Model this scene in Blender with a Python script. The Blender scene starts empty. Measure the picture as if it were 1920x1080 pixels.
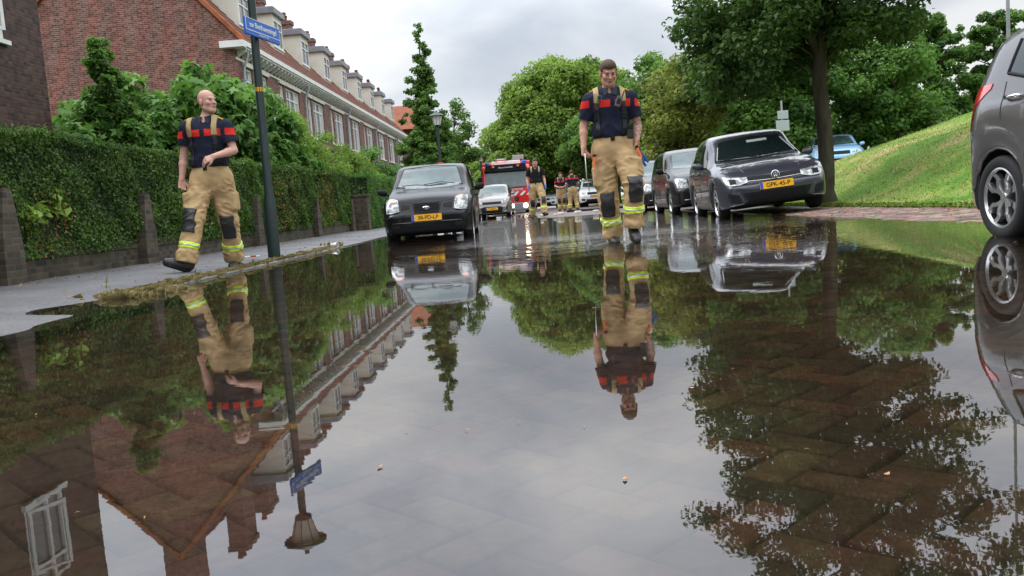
import bpy, bmesh, math, random
import numpy as np
from mathutils import Vector, Matrix, Euler
from mathutils.bvhtree import BVHTree
SC = bpy.context.scene
COL = SC.collection
# ---------------------------------------------------------------- camera
CH = 0.46
def cam_basis(pitch, roll, yaw):
    f = np.array([math.sin(yaw)*math.cos(pitch), math.cos(yaw)*math.cos(pitch), -math.sin(pitch)])
    r = np.array([math.cos(yaw), -math.sin(yaw), 0.0]); u = np.cross(r, f)
    return r*math.cos(roll)-u*math.sin(roll), r*math.sin(roll)+u*math.cos(roll), f
_r, _u, _f = cam_basis(math.atan(155/1600), 0.074, -0.0228)
cam = bpy.data.cameras.new('camera'); camo = bpy.data.objects.new('camera', cam); COL.objects.link(camo)
cam.sensor_width = 36; cam.lens = 30.0; cam.clip_start = 0.05; cam.clip_end = 2000
camo.matrix_world = Matrix(((_r[0], _u[0], -_f[0], 0), (_r[1], _u[1], -_f[1], 0), (_r[2], _u[2], -_f[2], CH), (0, 0, 0, 1)))
SC.camera = camo
# ---------------------------------------------------------------- world, sun, exposure
SC.view_settings.view_transform = 'Standard'; SC.view_settings.look = 'None'
SC.view_settings.exposure = 0.0; SC.view_settings.gamma = 1.0
W = bpy.data.worlds.new('World'); SC.world = W; W.use_nodes = True
wt = W.node_tree; wt.nodes.clear()
def N(t, k, **kw):
    n = t.nodes.new(k)
    for a, b in kw.items(): setattr(n, a, b)
    return n
SUN_EL, SUN_ROT = math.radians(52), math.radians(-70)
sky = N(wt, 'ShaderNodeTexSky', sky_type='NISHITA', sun_disc=False, sun_elevation=SUN_EL, sun_rotation=SUN_ROT)
sca = N(wt, 'ShaderNodeVectorMath', operation='SCALE'); sca.inputs['Scale'].default_value = 0.10
tc = N(wt, 'ShaderNodeTexCoord')
mp = N(wt, 'ShaderNodeMapping'); mp.inputs['Scale'].default_value = (1.0, 1.0, 2.3); mp.inputs['Location'].default_value = (0.35, 0.2, 0.1)
n1 = N(wt, 'ShaderNodeTexNoise'); n1.inputs['Scale'].default_value = 2.6; n1.inputs['Detail'].default_value = 6; n1.inputs['Roughness'].default_value = 0.5; n1.inputs['Distortion'].default_value = 0.5
cr = N(wt, 'ShaderNodeValToRGB')
e = cr.color_ramp.elements
e[0].position = 0.36; e[0].color = (0.55, 0.60, 0.68, 1); e[1].position = 0.63; e[1].color = (0.96, 0.97, 0.98, 1)
m_ = e.new(0.48); m_.color = (0.70, 0.74, 0.80, 1)
mx = N(wt, 'ShaderNodeMixRGB'); mx.inputs['Fac'].default_value = 0.93
# brighter towards the left of the street, where the sun stands behind the cloud
dt = N(wt, 'ShaderNodeVectorMath', operation='DOT_PRODUCT'); dt.inputs[1].default_value = (-0.75, 0.6, 0.25)
mr = N(wt, 'ShaderNodeMapRange'); mr.inputs['From Min'].default_value = 0.2; mr.inputs['From Max'].default_value = 1.0; mr.inputs['To Min'].default_value = 0.97; mr.inputs['To Max'].default_value = 1.2
s2 = N(wt, 'ShaderNodeVectorMath', operation='SCALE')
bg = N(wt, 'ShaderNodeBackground'); wo = N(wt, 'ShaderNodeOutputWorld')
L = wt.links.new
L(tc.outputs['Generated'], mp.inputs['Vector']); L(mp.outputs[0], n1.inputs['Vector']); L(n1.outputs['Fac'], cr.inputs['Fac'])
L(sky.outputs[0], sca.inputs[0]); L(sca.outputs[0], mx.inputs['Color1']); L(cr.outputs['Color'], mx.inputs['Color2'])
L(tc.outputs['Generated'], dt.inputs[0]); L(dt.outputs['Value'], mr.inputs['Value']); L(mx.outputs[0], s2.inputs[0]); L(mr.outputs[0], s2.inputs['Scale'])
sz = N(wt, 'ShaderNodeSeparateXYZ'); L(tc.outputs['Generated'], sz.inputs[0])
# an overcast sky is brighter overhead than near the horizon
q1 = N(wt, 'ShaderNodeMapRange', interpolation_type='SMOOTHSTEP'); q1.inputs['From Min'].default_value = 0.16; q1.inputs['From Max'].default_value = 0.42; q1.inputs['To Min'].default_value = 1.0; q1.inputs['To Max'].default_value = 2.35
q2 = N(wt, 'ShaderNodeMapRange', interpolation_type='SMOOTHSTEP'); q2.inputs['From Min'].default_value = 0.42; q2.inputs['From Max'].default_value = 0.8; q2.inputs['To Min'].default_value = 1.0; q2.inputs['To Max'].default_value = 1.7
L(sz.outputs[2], q1.inputs['Value']); L(sz.outputs[2], q2.inputs['Value']); qm = N(wt, 'ShaderNodeMath', operation='MULTIPLY'); L(q1.outputs[0], qm.inputs[0]); L(q2.outputs[0], qm.inputs[1])
s3 = N(wt, 'ShaderNodeVectorMath', operation='SCALE'); L(s2.outputs[0], s3.inputs[0]); L(qm.outputs[0], s3.inputs['Scale']); L(s3.outputs[0], bg.inputs['Color']); bg.inputs['Strength'].default_value = 1.0; L(bg.outputs[0], wo.inputs['Surface'])
sun = bpy.data.lights.new('sun', 'SUN'); sun.energy = 1.5; sun.angle = math.radians(25); sun.color = (1.0, 0.96, 0.9)
suno = bpy.data.objects.new('sun', sun); COL.objects.link(suno)
sd = Vector((math.sin(SUN_ROT)*math.cos(SUN_EL), math.cos(SUN_ROT)*math.cos(SUN_EL), math.sin(SUN_EL)))
suno.rotation_euler = sd.to_track_quat('Z', 'Y').to_euler()
# ---------------------------------------------------------------- helpers
def setp(o, label=None, cat=None, group=None, kind=None):
    if label: o['label'] = label
    if cat: o['category'] = cat
    if group: o['group'] = group
    if kind: o['kind'] = kind
    return o
def thing(name, label, cat, loc=(0, 0, 0), rot=(0, 0, 0), group=None):
    o = bpy.data.objects.new(name, None); COL.objects.link(o); o.empty_display_size = 0.1
    o.location = loc; o.rotation_euler = rot
    return setp(o, label, cat, group)
def copy_tree(o, parent=None):
    c = o.copy(); COL.objects.link(c); c.parent = parent
    for ch in list(o.children): copy_tree(ch, c)
    return c
def np_mesh(name, V, F, mats, parent=None, smooth=False, fm=None, fattr=None, vcol=None):
    """V (n,3), F (m,k) with equal k, or list of tuples"""
    me = bpy.data.meshes.new(name)
    V = np.asarray(V, dtype=np.float32)
    if isinstance(F, np.ndarray):
        m, k = F.shape
        me.vertices.add(len(V)); me.vertices.foreach_set('co', V.ravel())
        me.loops.add(m*k); me.loops.foreach_set('vertex_index', F.astype(np.int32).ravel())
        me.polygons.add(m); me.polygons.foreach_set('loop_start', (np.arange(m)*k).astype(np.int32))
        me.update(calc_edges=True)
    else:
        me.from_pydata([tuple(map(float, v)) for v in V], [], F)
    if not isinstance(mats, (list, tuple)): mats = [mats]
    for mm in mats: me.materials.append(mm)
    if fm is not None: me.polygons.foreach_set('material_index', np.asarray(fm, dtype=np.int32))
    if smooth: me.polygons.foreach_set('use_smooth', np.ones(len(me.polygons), dtype=bool))
    if fattr is not None:
        a = me.attributes.new('var', 'FLOAT', 'FACE'); a.data.foreach_set('value', np.asarray(fattr, dtype=np.float32))
    if vcol is not None:
        a = me.attributes.new('col', 'FLOAT_COLOR', 'POINT'); c = np.ones((len(V), 4), dtype=np.float32); c[:, :3] = vcol
        a.data.foreach_set('color', c.ravel())
    me.validate(verbose=False); me.update()
    o = bpy.data.objects.new(name, me); COL.objects.link(o)
    if parent: o.parent = parent
    return o
class MB:
    def __init__(s): s.v = []; s.f = []; s.m = []; s.a = []
    def add(s, vs, fs, mi=0, a=0.5):
        b = len(s.v); s.v += [tuple(v) for v in vs]
        for f in fs: s.f.append(tuple(b+i for i in f)); s.m.append(mi); s.a.append(a)
        return s
    def box(s, x0, x1, y0, y1, z0, z1, mi=0, M=None, a=0.5):
        vs = [Vector((x, y, z)) for x in (x0, x1) for y in (y0, y1) for z in (z0, z1)]
        if M is not None: vs = [M @ v for v in vs]
        return s.add(vs, [(0, 1, 3, 2), (4, 6, 7, 5), (0, 4, 5, 1), (2, 3, 7, 6), (0, 2, 6, 4), (1, 5, 7, 3)], mi, a)
    def tube(s, pts, r, n=8, mi=0, caps=True, a=0.5):
        pts = [Vector(p) for p in pts]; rs = r if isinstance(r, (list, tuple)) else [r]*len(pts)
        vs = []; fs = []; up = None
        for i, p in enumerate(pts):
            t = (pts[min(i+1, len(pts)-1)]-pts[max(i-1, 0)])
            if t.length < 1e-9: t = Vector((0, 0, 1))
            t.normalize()
            if up is None: up = t.orthogonal().normalized()
            x = (up-t*up.dot(t)); x = x.normalized() if x.length > 1e-6 else t.orthogonal().normalized(); up = x; y = t.cross(x)
            for k in range(n):
                an = 2*math.pi*k/n; vs.append(p+(x*math.cos(an)+y*math.sin(an))*rs[i])
        for i in range(len(pts)-1):
            for k in range(n):
                k2 = (k+1) % n; fs.append((i*n+k, i*n+k2, (i+1)*n+k2, (i+1)*n+k))
        if caps: fs.append(tuple(reversed(range(n)))); fs.append(tuple((len(pts)-1)*n+k for k in range(n)))
        return s.add(vs, fs, mi, a)
    def lathe(s, prof, n=24, M=None, mi=0, a=0.5):
        vs = []; fs = []
        for r, z in prof:
            for k in range(n):
                an = 2*math.pi*k/n; v = Vector((r*math.cos(an), r*math.sin(an), z)); vs.append(M @ v if M is not None else v)
        for i in range(len(prof)-1):
            for k in range(n):
                k2 = (k+1) % n; fs.append((i*n+k, i*n+k2, (i+1)*n+k2, (i+1)*n+k))
        return s.add(vs, fs, mi, a)
    def prism(s, poly, t0, t1, fn, mi=0, a=0.5):
        """poly: 2D points, extruded between t0..t1, fn(u,v,t)->xyz"""
        n = len(poly); vs = [fn(u, v, t0) for u, v in poly]+[fn(u, v, t1) for u, v in poly]
        fs = [tuple(reversed(range(n))), tuple(range(n, 2*n))]+[(i, (i+1) % n, n+(i+1) % n, n+i) for i in range(n)]
        return s.add(vs, fs, mi, a)
    def build(s, name, mats, parent=None, smooth=False, bevel=0, attr=False):
        o = np_mesh(name, np.array(s.v), s.f, mats, parent, smooth=smooth, fm=s.m, fattr=s.a if attr else None)
        if bevel:
            b = o.modifiers.new('bevel', 'BEVEL'); b.width = bevel; b.segments = 2; b.limit_method = 'ANGLE'
        if smooth and smooth != 'all':
            me = o.data
            try: me.set_sharp_from_angle(angle=math.radians(38))
            except Exception: pass
        return o
# ---------------------------------------------------------------- materials
MATS = {}
def mat(name, col, rough=0.6, metal=0.0, col2=None, scale=8.0, detail=4, bump=0.0, bscale=None, coat=0.0, spec=0.5, attr=None, emit=None, trans=0, lo=0.35, hi=0.65, coord='pos', rough2=None, stretch=None):
    m = bpy.data.materials.new(name); m.use_nodes = True; t = m.node_tree; L = t.links.new
    b = t.nodes['Principled BSDF']; b.inputs['Base Color'].default_value = (*col, 1); b.inputs['Roughness'].default_value = rough
    b.inputs['Metallic'].default_value = metal; b.inputs['Specular IOR Level'].default_value = spec
    if coat: b.inputs['Coat Weight'].default_value = coat; b.inputs['Coat Roughness'].default_value = 0.04
    if coord == 'pos': src = N(t, 'ShaderNodeNewGeometry').outputs['Position']
    else: src = N(t, 'ShaderNodeTexCoord').outputs['Object']
    if stretch:
        mpn = N(t, 'ShaderNodeMapping'); mpn.inputs['Scale'].default_value = stretch; L(src, mpn.inputs['Vector']); src = mpn.outputs[0]
    if col2 is not None and attr is None:
        nz = N(t, 'ShaderNodeTexNoise'); nz.inputs['Scale'].default_value = scale; nz.inputs['Detail'].default_value = detail; nz.inputs['Roughness'].default_value = 0.6; L(src, nz.inputs['Vector'])
        r = N(t, 'ShaderNodeValToRGB'); r.color_ramp.elements[0].position = lo; r.color_ramp.elements[1].position = hi
        r.color_ramp.elements[0].color = (*col, 1); r.color_ramp.elements[1].color = (*col2, 1)
        L(nz.outputs['Fac'], r.inputs['Fac']); L(r.outputs['Color'], b.inputs['Base Color'])
        if rough2 is not None:
            q = N(t, 'ShaderNodeMapRange'); q.inputs['To Min'].default_value = rough; q.inputs['To Max'].default_value = rough2; L(nz.outputs['Fac'], q.inputs['Value']); L(q.outputs[0], b.inputs['Roughness'])
    if attr == 'col':
        at = N(t, 'ShaderNodeAttribute', attribute_name='col'); L(at.outputs['Color'], b.inputs['Base Color'])
    if attr == 'var':
        at = N(t, 'ShaderNodeAttribute', attribute_name='var'); r = N(t, 'ShaderNodeValToRGB')
        r.color_ramp.elements[0].color = (*col, 1); r.color_ramp.elements[1].color = (*(col2 or col), 1)
        L(at.outputs['Fac'], r.inputs['Fac']); L(r.outputs['Color'], b.inputs['Base Color'])
    if bump:
        nb = N(t, 'ShaderNodeTexNoise'); nb.inputs['Scale'].default_value = bscale or scale*3; nb.inputs['Detail'].default_value = 5; L(src, nb.inputs['Vector'])
        bp = N(t, 'ShaderNodeBump'); bp.inputs['Strength'].default_value = bump; bp.inputs['Distance'].default_value = 0.01
        L(nb.outputs['Fac'], bp.inputs['Height']); L(bp.outputs[0], b.inputs['Normal'])
    if emit: b.inputs['Emission Color'].default_value = (*emit[0], 1); b.inputs['Emission Strength'].default_value = emit[1]
    MATS[name] = m; return m
def brick_mat(name, c1, c2, mortar, bw=0.21, bh=0.0625, ms=0.011, dark=(0.05, 0.03, 0.025), stain=0.3, bump=0.4, spec=0.3):
    m = bpy.data.materials.new(name); m.use_nodes = True; t = m.node_tree; L = t.links.new; b = t.nodes['Principled BSDF']
    g = N(t, 'ShaderNodeNewGeometry'); sx = N(t, 'ShaderNodeSeparateXYZ'); L(g.outputs['Position'], sx.inputs[0])
    ad = N(t, 'ShaderNodeMath', operation='ADD'); L(sx.outputs[0], ad.inputs[0]); L(sx.outputs[1], ad.inputs[1])
    cx = N(t, 'ShaderNodeCombineXYZ'); L(ad.outputs[0], cx.inputs[0]); L(sx.outputs[2], cx.inputs[1])
    br = N(t, 'ShaderNodeTexBrick'); L(cx.outputs[0], br.inputs['Vector'])
    br.inputs['Scale'].default_value = 1.0; br.inputs['Brick Width'].default_value = bw; br.inputs['Row Height'].default_value = bh; br.inputs['Mortar Size'].default_value = ms; br.inputs['Mortar Smooth'].default_value = 0.2; br.inputs['Bias'].default_value = 0.0
    br.inputs['Color1'].default_value = (*c1, 1); br.inputs['Color2'].default_value = (*c2, 1); br.inputs['Mortar'].default_value = (*mortar, 1)
    nz = N(t, 'ShaderNodeTexNoise'); nz.inputs['Scale'].default_value = 0.7; nz.inputs['Detail'].default_value = 8; nz.inputs['Roughness'].default_value = 0.65; L(g.outputs['Position'], nz.inputs['Vector'])
    r = N(t, 'ShaderNodeMapRange'); r.inputs['From Min'].default_value = 0.45; r.inputs['From Max'].default_value = 0.75; r.inputs['To Max'].default_value = stain; L(nz.outputs['Fac'], r.inputs['Value'])
    mxx = N(t, 'ShaderNodeMixRGB'); L(r.outputs[0], mxx.inputs['Fac']); L(br.outputs['Color'], mxx.inputs['Color1']); mxx.inputs['Color2'].default_value = (*dark, 1)
    # per brick variation: a second, coarser noise sampled along each course
    n2 = N(t, 'ShaderNodeTexWhiteNoise', noise_dimensions='2D'); 
    sn = N(t, 'ShaderNodeVectorMath', operation='SNAP'); sn.inputs[1].default_value = (bw*0.5, bh, 1); L(cx.outputs[0], sn.inputs[0]); L(sn.outputs[0], n2.inputs['Vector'])
    hv = N(t, 'ShaderNodeHueSaturation'); vr = N(t, 'ShaderNodeMapRange'); vr.inputs['To Min'].default_value = 0.6; vr.inputs['To Max'].default_value = 1.35; L(n2.outputs['Value'], vr.inputs['Value']); L(vr.outputs[0], hv.inputs['Value']); L(mxx.outputs[0], hv.inputs['Color'])
    L(hv.outputs[0], b.inputs['Base Color']); b.inputs['Roughness'].default_value = 0.8; b.inputs['Specular IOR Level'].default_value = spec
    bp = N(t, 'ShaderNodeBump', invert=True); bp.inputs['Strength'].default_value = bump; bp.inputs['Distance'].default_value = 0.008; L(br.outputs['Fac'], bp.inputs['Height']); L(bp.outputs[0], b.inputs['Normal'])
    MATS[name] = m; return m
def leaf_mat(name, dark, light, tr=0.35, rough=0.5):
    m = bpy.data.materials.new(name); m.use_nodes = True; t = m.node_tree; L = t.links.new; b = t.nodes['Principled BSDF']
    at = N(t, 'ShaderNodeAttribute', attribute_name='var'); r = N(t, 'ShaderNodeValToRGB')
    r.color_ramp.elements[0].color = (*dark, 1); r.color_ramp.elements[1].color = (*light, 1); L(at.outputs['Fac'], r.inputs['Fac']); L(r.outputs[0], b.inputs['Base Color'])
    b.inputs['Roughness'].default_value = rough; b.inputs['Specular IOR Level'].default_value = 0.2
    tl = N(t, 'ShaderNodeBsdfTranslucent'); hs = N(t, 'ShaderNodeHueSaturation'); hs.inputs['Value'].default_value = 1.5; hs.inputs['Saturation'].default_value = 1.1
    L(r.outputs[0], hs.inputs['Color']); L(hs.outputs[0], tl.inputs['Color'])
    ms = N(t, 'ShaderNodeMixShader'); ms.inputs[0].default_value = tr; o = t.nodes['Material Output']
    L(b.outputs[0], ms.inputs[1]); L(tl.outputs[0], ms.inputs[2]); L(ms.outputs[0], o.inputs['Surface'])
    MATS[name] = m; return m
mat('white_paint', (0.74, 0.74, 0.71), 0.45, col2=(0.62, 0.63, 0.6), scale=3)
mat('cream', (0.70, 0.68, 0.60), 0.6, col2=(0.60, 0.58, 0.48), scale=1.6)
mat('lead', (0.17, 0.18, 0.20), 0.55, col2=(0.24, 0.25, 0.27), scale=3)
mat('zinc', (0.38, 0.42, 0.46), 0.45, metal=0.3)
mat('tile', (0.085, 0.03, 0.02), 0.85, spec=0.2, col2=(0.17, 0.062, 0.035), scale=2.5, bump=0.4, bscale=9)
mat('tile_orange', (0.26, 0.08, 0.035), 0.85, col2=(0.40, 0.13, 0.055), scale=3, spec=0.2)
mat('glass', (0.05, 0.06, 0.07), 0.04, spec=0.8, col2=(0.11, 0.12, 0.12), scale=0.9)
mat('curtain', (0.55, 0.55, 0.52), 0.2, spec=0.8, coord='pos')
mat('tile_far', (0.17, 0.065, 0.04), 0.9, col2=(0.25, 0.095, 0.055), scale=3, spec=0.1)
mat('pole_green', (0.007, 0.019, 0.016), 0.38, col2=(0.013, 0.028, 0.024), scale=20, spec=0.5)
mat('lamp_glass', (0.72, 0.72, 0.66), 0.35)
mat('rust_cap', (0.05, 0.06, 0.055), 0.6)
mat('sign_blue', (0.016, 0.12, 0.50), 0.4); mat('sign_white', (0.8, 0.8, 0.8), 0.5)
mat('black', (0.009, 0.009, 0.010), 0.55, spec=0.2); mat('dark', (0.012, 0.012, 0.013), 0.8, spec=0.1); mat('rubber', (0.016, 0.016, 0.017), 0.72, spec=0.25, bump=0.2, bscale=60)
mat('alu', (0.55, 0.56, 0.57), 0.28, metal=0.9); mat('grey_alu', (0.25, 0.26, 0.27), 0.35, metal=0.8); mat('chrome', (0.75, 0.75, 0.76), 0.08, metal=1.0)
mat('plate', (0.85, 0.42, 0.01), 0.4); mat('plate_blue', (0.02, 0.09, 0.45), 0.4); mat('ink', (0.015, 0.012, 0.01), 0.5)
mat('lens', (0.15, 0.16, 0.165), 0.08, spec=0.8, col2=(0.55, 0.57, 0.57), scale=13, coord='obj', detail=1, lo=.42, hi=.58); mat('lens_orange', (0.75, 0.24, 0.12), 0.15, coat=1.0)
mat('lens_red', (0.5, 0.008, 0.012), 0.1, coat=1.0, col2=(0.65, 0.03, 0.03), scale=12)
mat('bark', (0.03, 0.026, 0.018), 0.95, spec=0.15, col2=(0.075, 0.066, 0.045), scale=6, bump=0.9, bscale=14, stretch=(1, 1, 0.25))
mat('red_paint', (0.62, 0.012, 0.012), 0.3, coat=0.6); mat('white_gloss', (0.78, 0.78, 0.78), 0.35)
mat('steel', (0.5, 0.5, 0.5), 0.35, metal=0.8)
brick_mat('brick_row', (0.23, 0.078, 0.054), (0.125, 0.045, 0.038), (0.21, 0.175, 0.155))
brick_mat('brick_gable', (0.255, 0.075, 0.050), (0.135, 0.042, 0.034), (0.235, 0.185, 0.155), stain=0.3, dark=(0.10, 0.07, 0.045))
brick_mat('brick_near', (0.105, 0.050, 0.036), (0.058, 0.032, 0.028), (0.075, 0.06, 0.052), stain=0.5, dark=(0.028, 0.022, 0.02))
brick_mat('brick_low', (0.085, 0.06, 0.04), (0.06, 0.044, 0.032), (0.075, 0.072, 0.055), stain=0.8, dark=(0.028, 0.032, 0.018))
leaf_mat('leaf_hedge', (0.018, 0.046, 0.010), (0.135, 0.235, 0.045), 0.28)
leaf_mat('leaf_fig', (0.03, 0.085, 0.018), (0.17, 0.32, 0.07), 0.33)
leaf_mat('leaf_light', (0.055, 0.11, 0.02), (0.27, 0.39, 0.08), 0.40)
leaf_mat('leaf_mid', (0.03, 0.075, 0.018), (0.17, 0.30, 0.065), 0.38)
leaf_mat('leaf_dark', (0.020, 0.050, 0.014), (0.12, 0.205, 0.05), 0.35)
leaf_mat('leaf_yellow', (0.06, 0.085, 0.02), (0.30, 0.34, 0.08), 0.35)
leaf_mat('leaf_dry', (0.16, 0.06, 0.02), (0.42, 0.26, 0.09), 0.2)
leaf_mat('grass_blade', (0.09, 0.16, 0.025), (0.32, 0.40, 0.11), 0.35)
leaf_mat('grass_straw', (0.22, 0.20, 0.08), (0.58, 0.48, 0.27), 0.3)
# ================================================================ ground, road, water
def sstep(x, a, b):
    t = np.clip((np.asarray(x, float)-a)/(b-a), 0, 1); return t*t*(3-2*t)
def wav(X, Y, s=1.0):
    return (np.sin(X*1.7*s+Y*0.9*s+1)+np.sin(X*0.6*s-Y*2.1*s+2.3)+np.sin(X*3.1*s+Y*2.7*s+4)*0.5+np.sin(-X*5.3*s+Y*4.1*s)*0.3)/2.8
def z_road(X, Y):
    X = np.asarray(X, float); Y = np.asarray(Y, float)
    z = -0.07+0*X
    z = z+0.072*sstep(X, 3.2, 4.12)                      # right bay climbs out of the water
    z = z+0.05*np.clip(X-4.12, 0, 1.2)
    far = sstep(Y, 21.5, 28)*sstep(X, -0.5, 0.8)+sstep(Y, 33, 40)*(1-sstep(X, -0.5, 0.8))
    z = z+np.maximum(0, (0.095+0.004*np.maximum(Y-28, 0)*0)*far)*(1-sstep(X, 3.2, 4.12)*0.7)
    z = z+0.005*wav(X, Y, 0.8)
    return z
WL_Y = [-5, 4.3, 5.0, 5.25, 5.6, 6.3, 6.6, 90]; WL_X = [-2.62, -2.66, -2.74, -3.2, -3.28, -3.05, -2.98, -2.98]
def z_pave(X, Y):
    xw = np.interp(Y, WL_Y, WL_X)+0.04*wav(X*0, np.asarray(Y)*3, 1.0)*(np.asarray(Y) < 6.6)
    d = xw-X
    return np.where(d > 0, 0.045*(1-np.exp(-d*1.2))+0.008*np.clip(d, 0, 3), d*0.04)+0.002*wav(X*3, Y*3)
HX = [4.95, 5.15, 5.8, 6.4, 7.0, 7.7, 8.6, 10.8, 13.5, 18, 30]; HZ = [0.06, 0.08, 0.13, 0.40, 0.80, 1.08, 1.30, 1.92, 2.5, 3.0, 3.2]
def z_lawn(X, Y):
    X = np.asarray(X, float); Y = np.asarray(Y, float)
    sh = 1.1*(1-sstep(Y, 6, 12))
    h = np.interp(X-sh*0, HX, HZ)
    pl = 0.08+0.6*sstep(X, 6, 10)
    k = sstep(Y, 19.5, 27)
    z = h*(1-k)+pl*k
    return z+0.03*wav(X, Y, 0.9)*sstep(X, 5.3, 6.5)
def sheet(name, xs, ys, zf, m, kind='structure', smooth=True, parent=None):
    X, Y = np.meshgrid(xs, ys); Z = zf(X, Y); V = np.stack([X, Y, Z], -1).reshape(-1, 3)
    nx, ny = len(xs), len(ys); i, j = np.meshgrid(np.arange(nx-1), np.arange(ny-1)); a = (j*nx+i).ravel()
    F = np.stack([a, a+1, a+nx+1, a+nx], 1)
    o = np_mesh(name, V, F, m, parent, smooth=smooth)
    if kind: o['kind'] = kind
    return o
def ground_mat(name, cols, scale, bump=0.4, rough=0.7, wet=None, ramp=None):
    m = bpy.data.materials.new(name); m.use_nodes = True; t = m.node_tree; L = t.links.new; b = t.nodes['Principled BSDF']
    g = N(t, 'ShaderNodeNewGeometry'); nz = N(t, 'ShaderNodeTexNoise'); nz.inputs['Scale'].default_value = scale; nz.inputs['Detail'].default_value = 9; nz.inputs['Roughness'].default_value = 0.7; L(g.outputs['Position'], nz.inputs['Vector'])
    r = N(t, 'ShaderNodeValToRGB'); el = r.color_ramp.elements; ps = ramp or [0.3+0.4*i/(len(cols)-1) for i in range(len(cols))]
    el[0].position = ps[0]; el[0].color = (*cols[0], 1); el[1].position = ps[-1]; el[1].color = (*cols[-1], 1)
    for p, c in list(zip(ps, cols))[1:-1]: q = el.new(p); q.color = (*c, 1)
    L(nz.outputs['Fac'], r.inputs['Fac']); 
    n2 = N(t, 'ShaderNodeTexNoise'); n2.inputs['Scale'].default_value = scale*40; n2.inputs['Detail'].default_value = 3; L(g.outputs['Position'], n2.inputs['Vector'])
    hv = N(t, 'ShaderNodeHueSaturation'); q = N(t, 'ShaderNodeMapRange'); q.inputs['From Min'].default_value = 0.3; q.inputs['From Max'].default_value = 0.7; q.inputs['To Min'].default_value = 0.6; q.inputs['To Max'].default_value = 1.4; L(n2.outputs['Fac'], q.inputs['Value']); L(q.outputs[0], hv.inputs['Value']); L(r.outputs[0], hv.inputs['Color'])
    L(hv.outputs[0], b.inputs['Base Color']); b.inputs['Roughness'].default_value = rough
    if wet:
        n3 = N(t, 'ShaderNodeTexNoise'); n3.inputs['Scale'].default_value = 0.6; n3.inputs['Detail'].default_value = 5; L(g.outputs['Position'], n3.inputs['Vector'])
        q2 = N(t, 'ShaderNodeMapRange'); q2.inputs['From Min'].default_value = 0.42; q2.inputs['From Max'].default_value = 0.6; q2.inputs['To Min'].default_value = wet; q2.inputs['To Max'].default_value = rough; L(n3.outputs['Fac'], q2.inputs['Value']); L(q2.outputs[0], b.inputs['Roughness'])
    bp = N(t, 'ShaderNodeBump'); bp.inputs['Strength'].default_value = bump; bp.inputs['Distance'].default_value = 0.01; L(n2.outputs['Fac'], bp.inputs['Height']); L(bp.outputs[0], b.inputs['Normal'])
    MATS[name] = m; return m
ground_mat('soil', [(0.03, 0.035, 0.015), (0.05, 0.07, 0.02), (0.07, 0.10, 0.03)], 0.4)
ground_mat('lawn', [(0.075, 0.17, 0.025), (0.13, 0.23, 0.035), (0.20, 0.24, 0.06), (0.36, 0.27, 0.13)], 0.75, bump=1.0, rough=0.9, ramp=[0.36, 0.46, 0.54, 0.64])
ground_mat('asphalt', [(0.065, 0.065, 0.068), (0.10, 0.098, 0.10), (0.13, 0.126, 0.122)], 1.4, bump=0.5, rough=0.75, wet=0.5)
ground_mat('joint', [(0.02, 0.025, 0.012), (0.035, 0.033, 0.02), (0.06, 0.10, 0.018), (0.08, 0.13, 0.02)], 9, bump=0.8, ramp=[0.35, 0.5, 0.58, 0.7])
ground_mat('kerb_stone', [(0.10, 0.10, 0.09), (0.18, 0.175, 0.16)], 2.0, bump=0.4)
brick_mat('road_brick', (0.17, 0.10, 0.085), (0.11, 0.078, 0.07), (0.06, 0.055, 0.045), bw=0.2, bh=0.1, ms=0.012, stain=0.5, bump=0.5, spec=0.5)
# road bricks far away: lay the brick pattern flat and at 45 degrees
t = MATS['road_brick'].node_tree; cx = [n for n in t.nodes if n.type == 'COMBXYZ'][0]; sx = [n for n in t.nodes if n.type == 'SEPXYZ'][0]
sb = N(t, 'ShaderNodeMath', operation='SUBTRACT'); t.links.new(sx.outputs[0], sb.inputs[0]); t.links.new(sx.outputs[1], sb.inputs[1]); t.links.new(sb.outputs[0], cx.inputs[1])
t.nodes['Principled BSDF'].inputs['Roughness'].default_value = 0.42
xs = np.concatenate([np.linspace(-260, -6, 30), np.linspace(-5, 5.5, 6), np.linspace(6, 300, 34)]); ys = np.concatenate([np.linspace(-40, 0, 8), np.linspace(2, 90, 40), np.linspace(95, 600, 30)])
def z_base(X, Y):
    inner = (1-sstep(np.abs(X), 22, 30))*(1-sstep(Y, 85, 100))
    return 0.04-0.5*inner+0.55*sstep(X, 24, 40)*0
sheet('ground', xs, ys, z_base, MATS['soil'])
sheet('road', np.linspace(-3.02, 5.12, 60), np.concatenate([np.linspace(-3, 13.5, 120), np.linspace(13.7, 50, 150), np.linspace(51, 130, 40)]), lambda X, Y: z_road(X, Y)-0.016*(Y < 13.6)+0.0, [MATS['joint'], MATS['road_brick']])
ro = bpy.data.objects['road'].data
cy = np.zeros(len(ro.polygons)*3, dtype=np.float32); ro.polygons.foreach_get('center', cy); cy = cy.reshape(-1, 3)
ro.polygons.foreach_set('material_index', (cy[:, 1] > 13.55).astype(np.int32))
sheet('pavement', np.linspace(-5.3, -2.55, 40), np.linspace(-3, 6.5, 110), z_pave, MATS['asphalt'])
sheet('footpath', np.linspace(-5.3, -3.0, 26), np.concatenate([np.linspace(6.5, 30, 90), np.linspace(31, 110, 40)]), z_pave, MATS['asphalt'])
sheet('garden', np.linspace(-24, -5.28, 30), np.linspace(0, 100, 60), lambda X, Y: 0.06+0.02*wav(X, Y), MATS['soil'])
MATS['lawn'].node_tree.nodes['Principled BSDF'].inputs['Specular IOR Level'].default_value = 0.1
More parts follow.
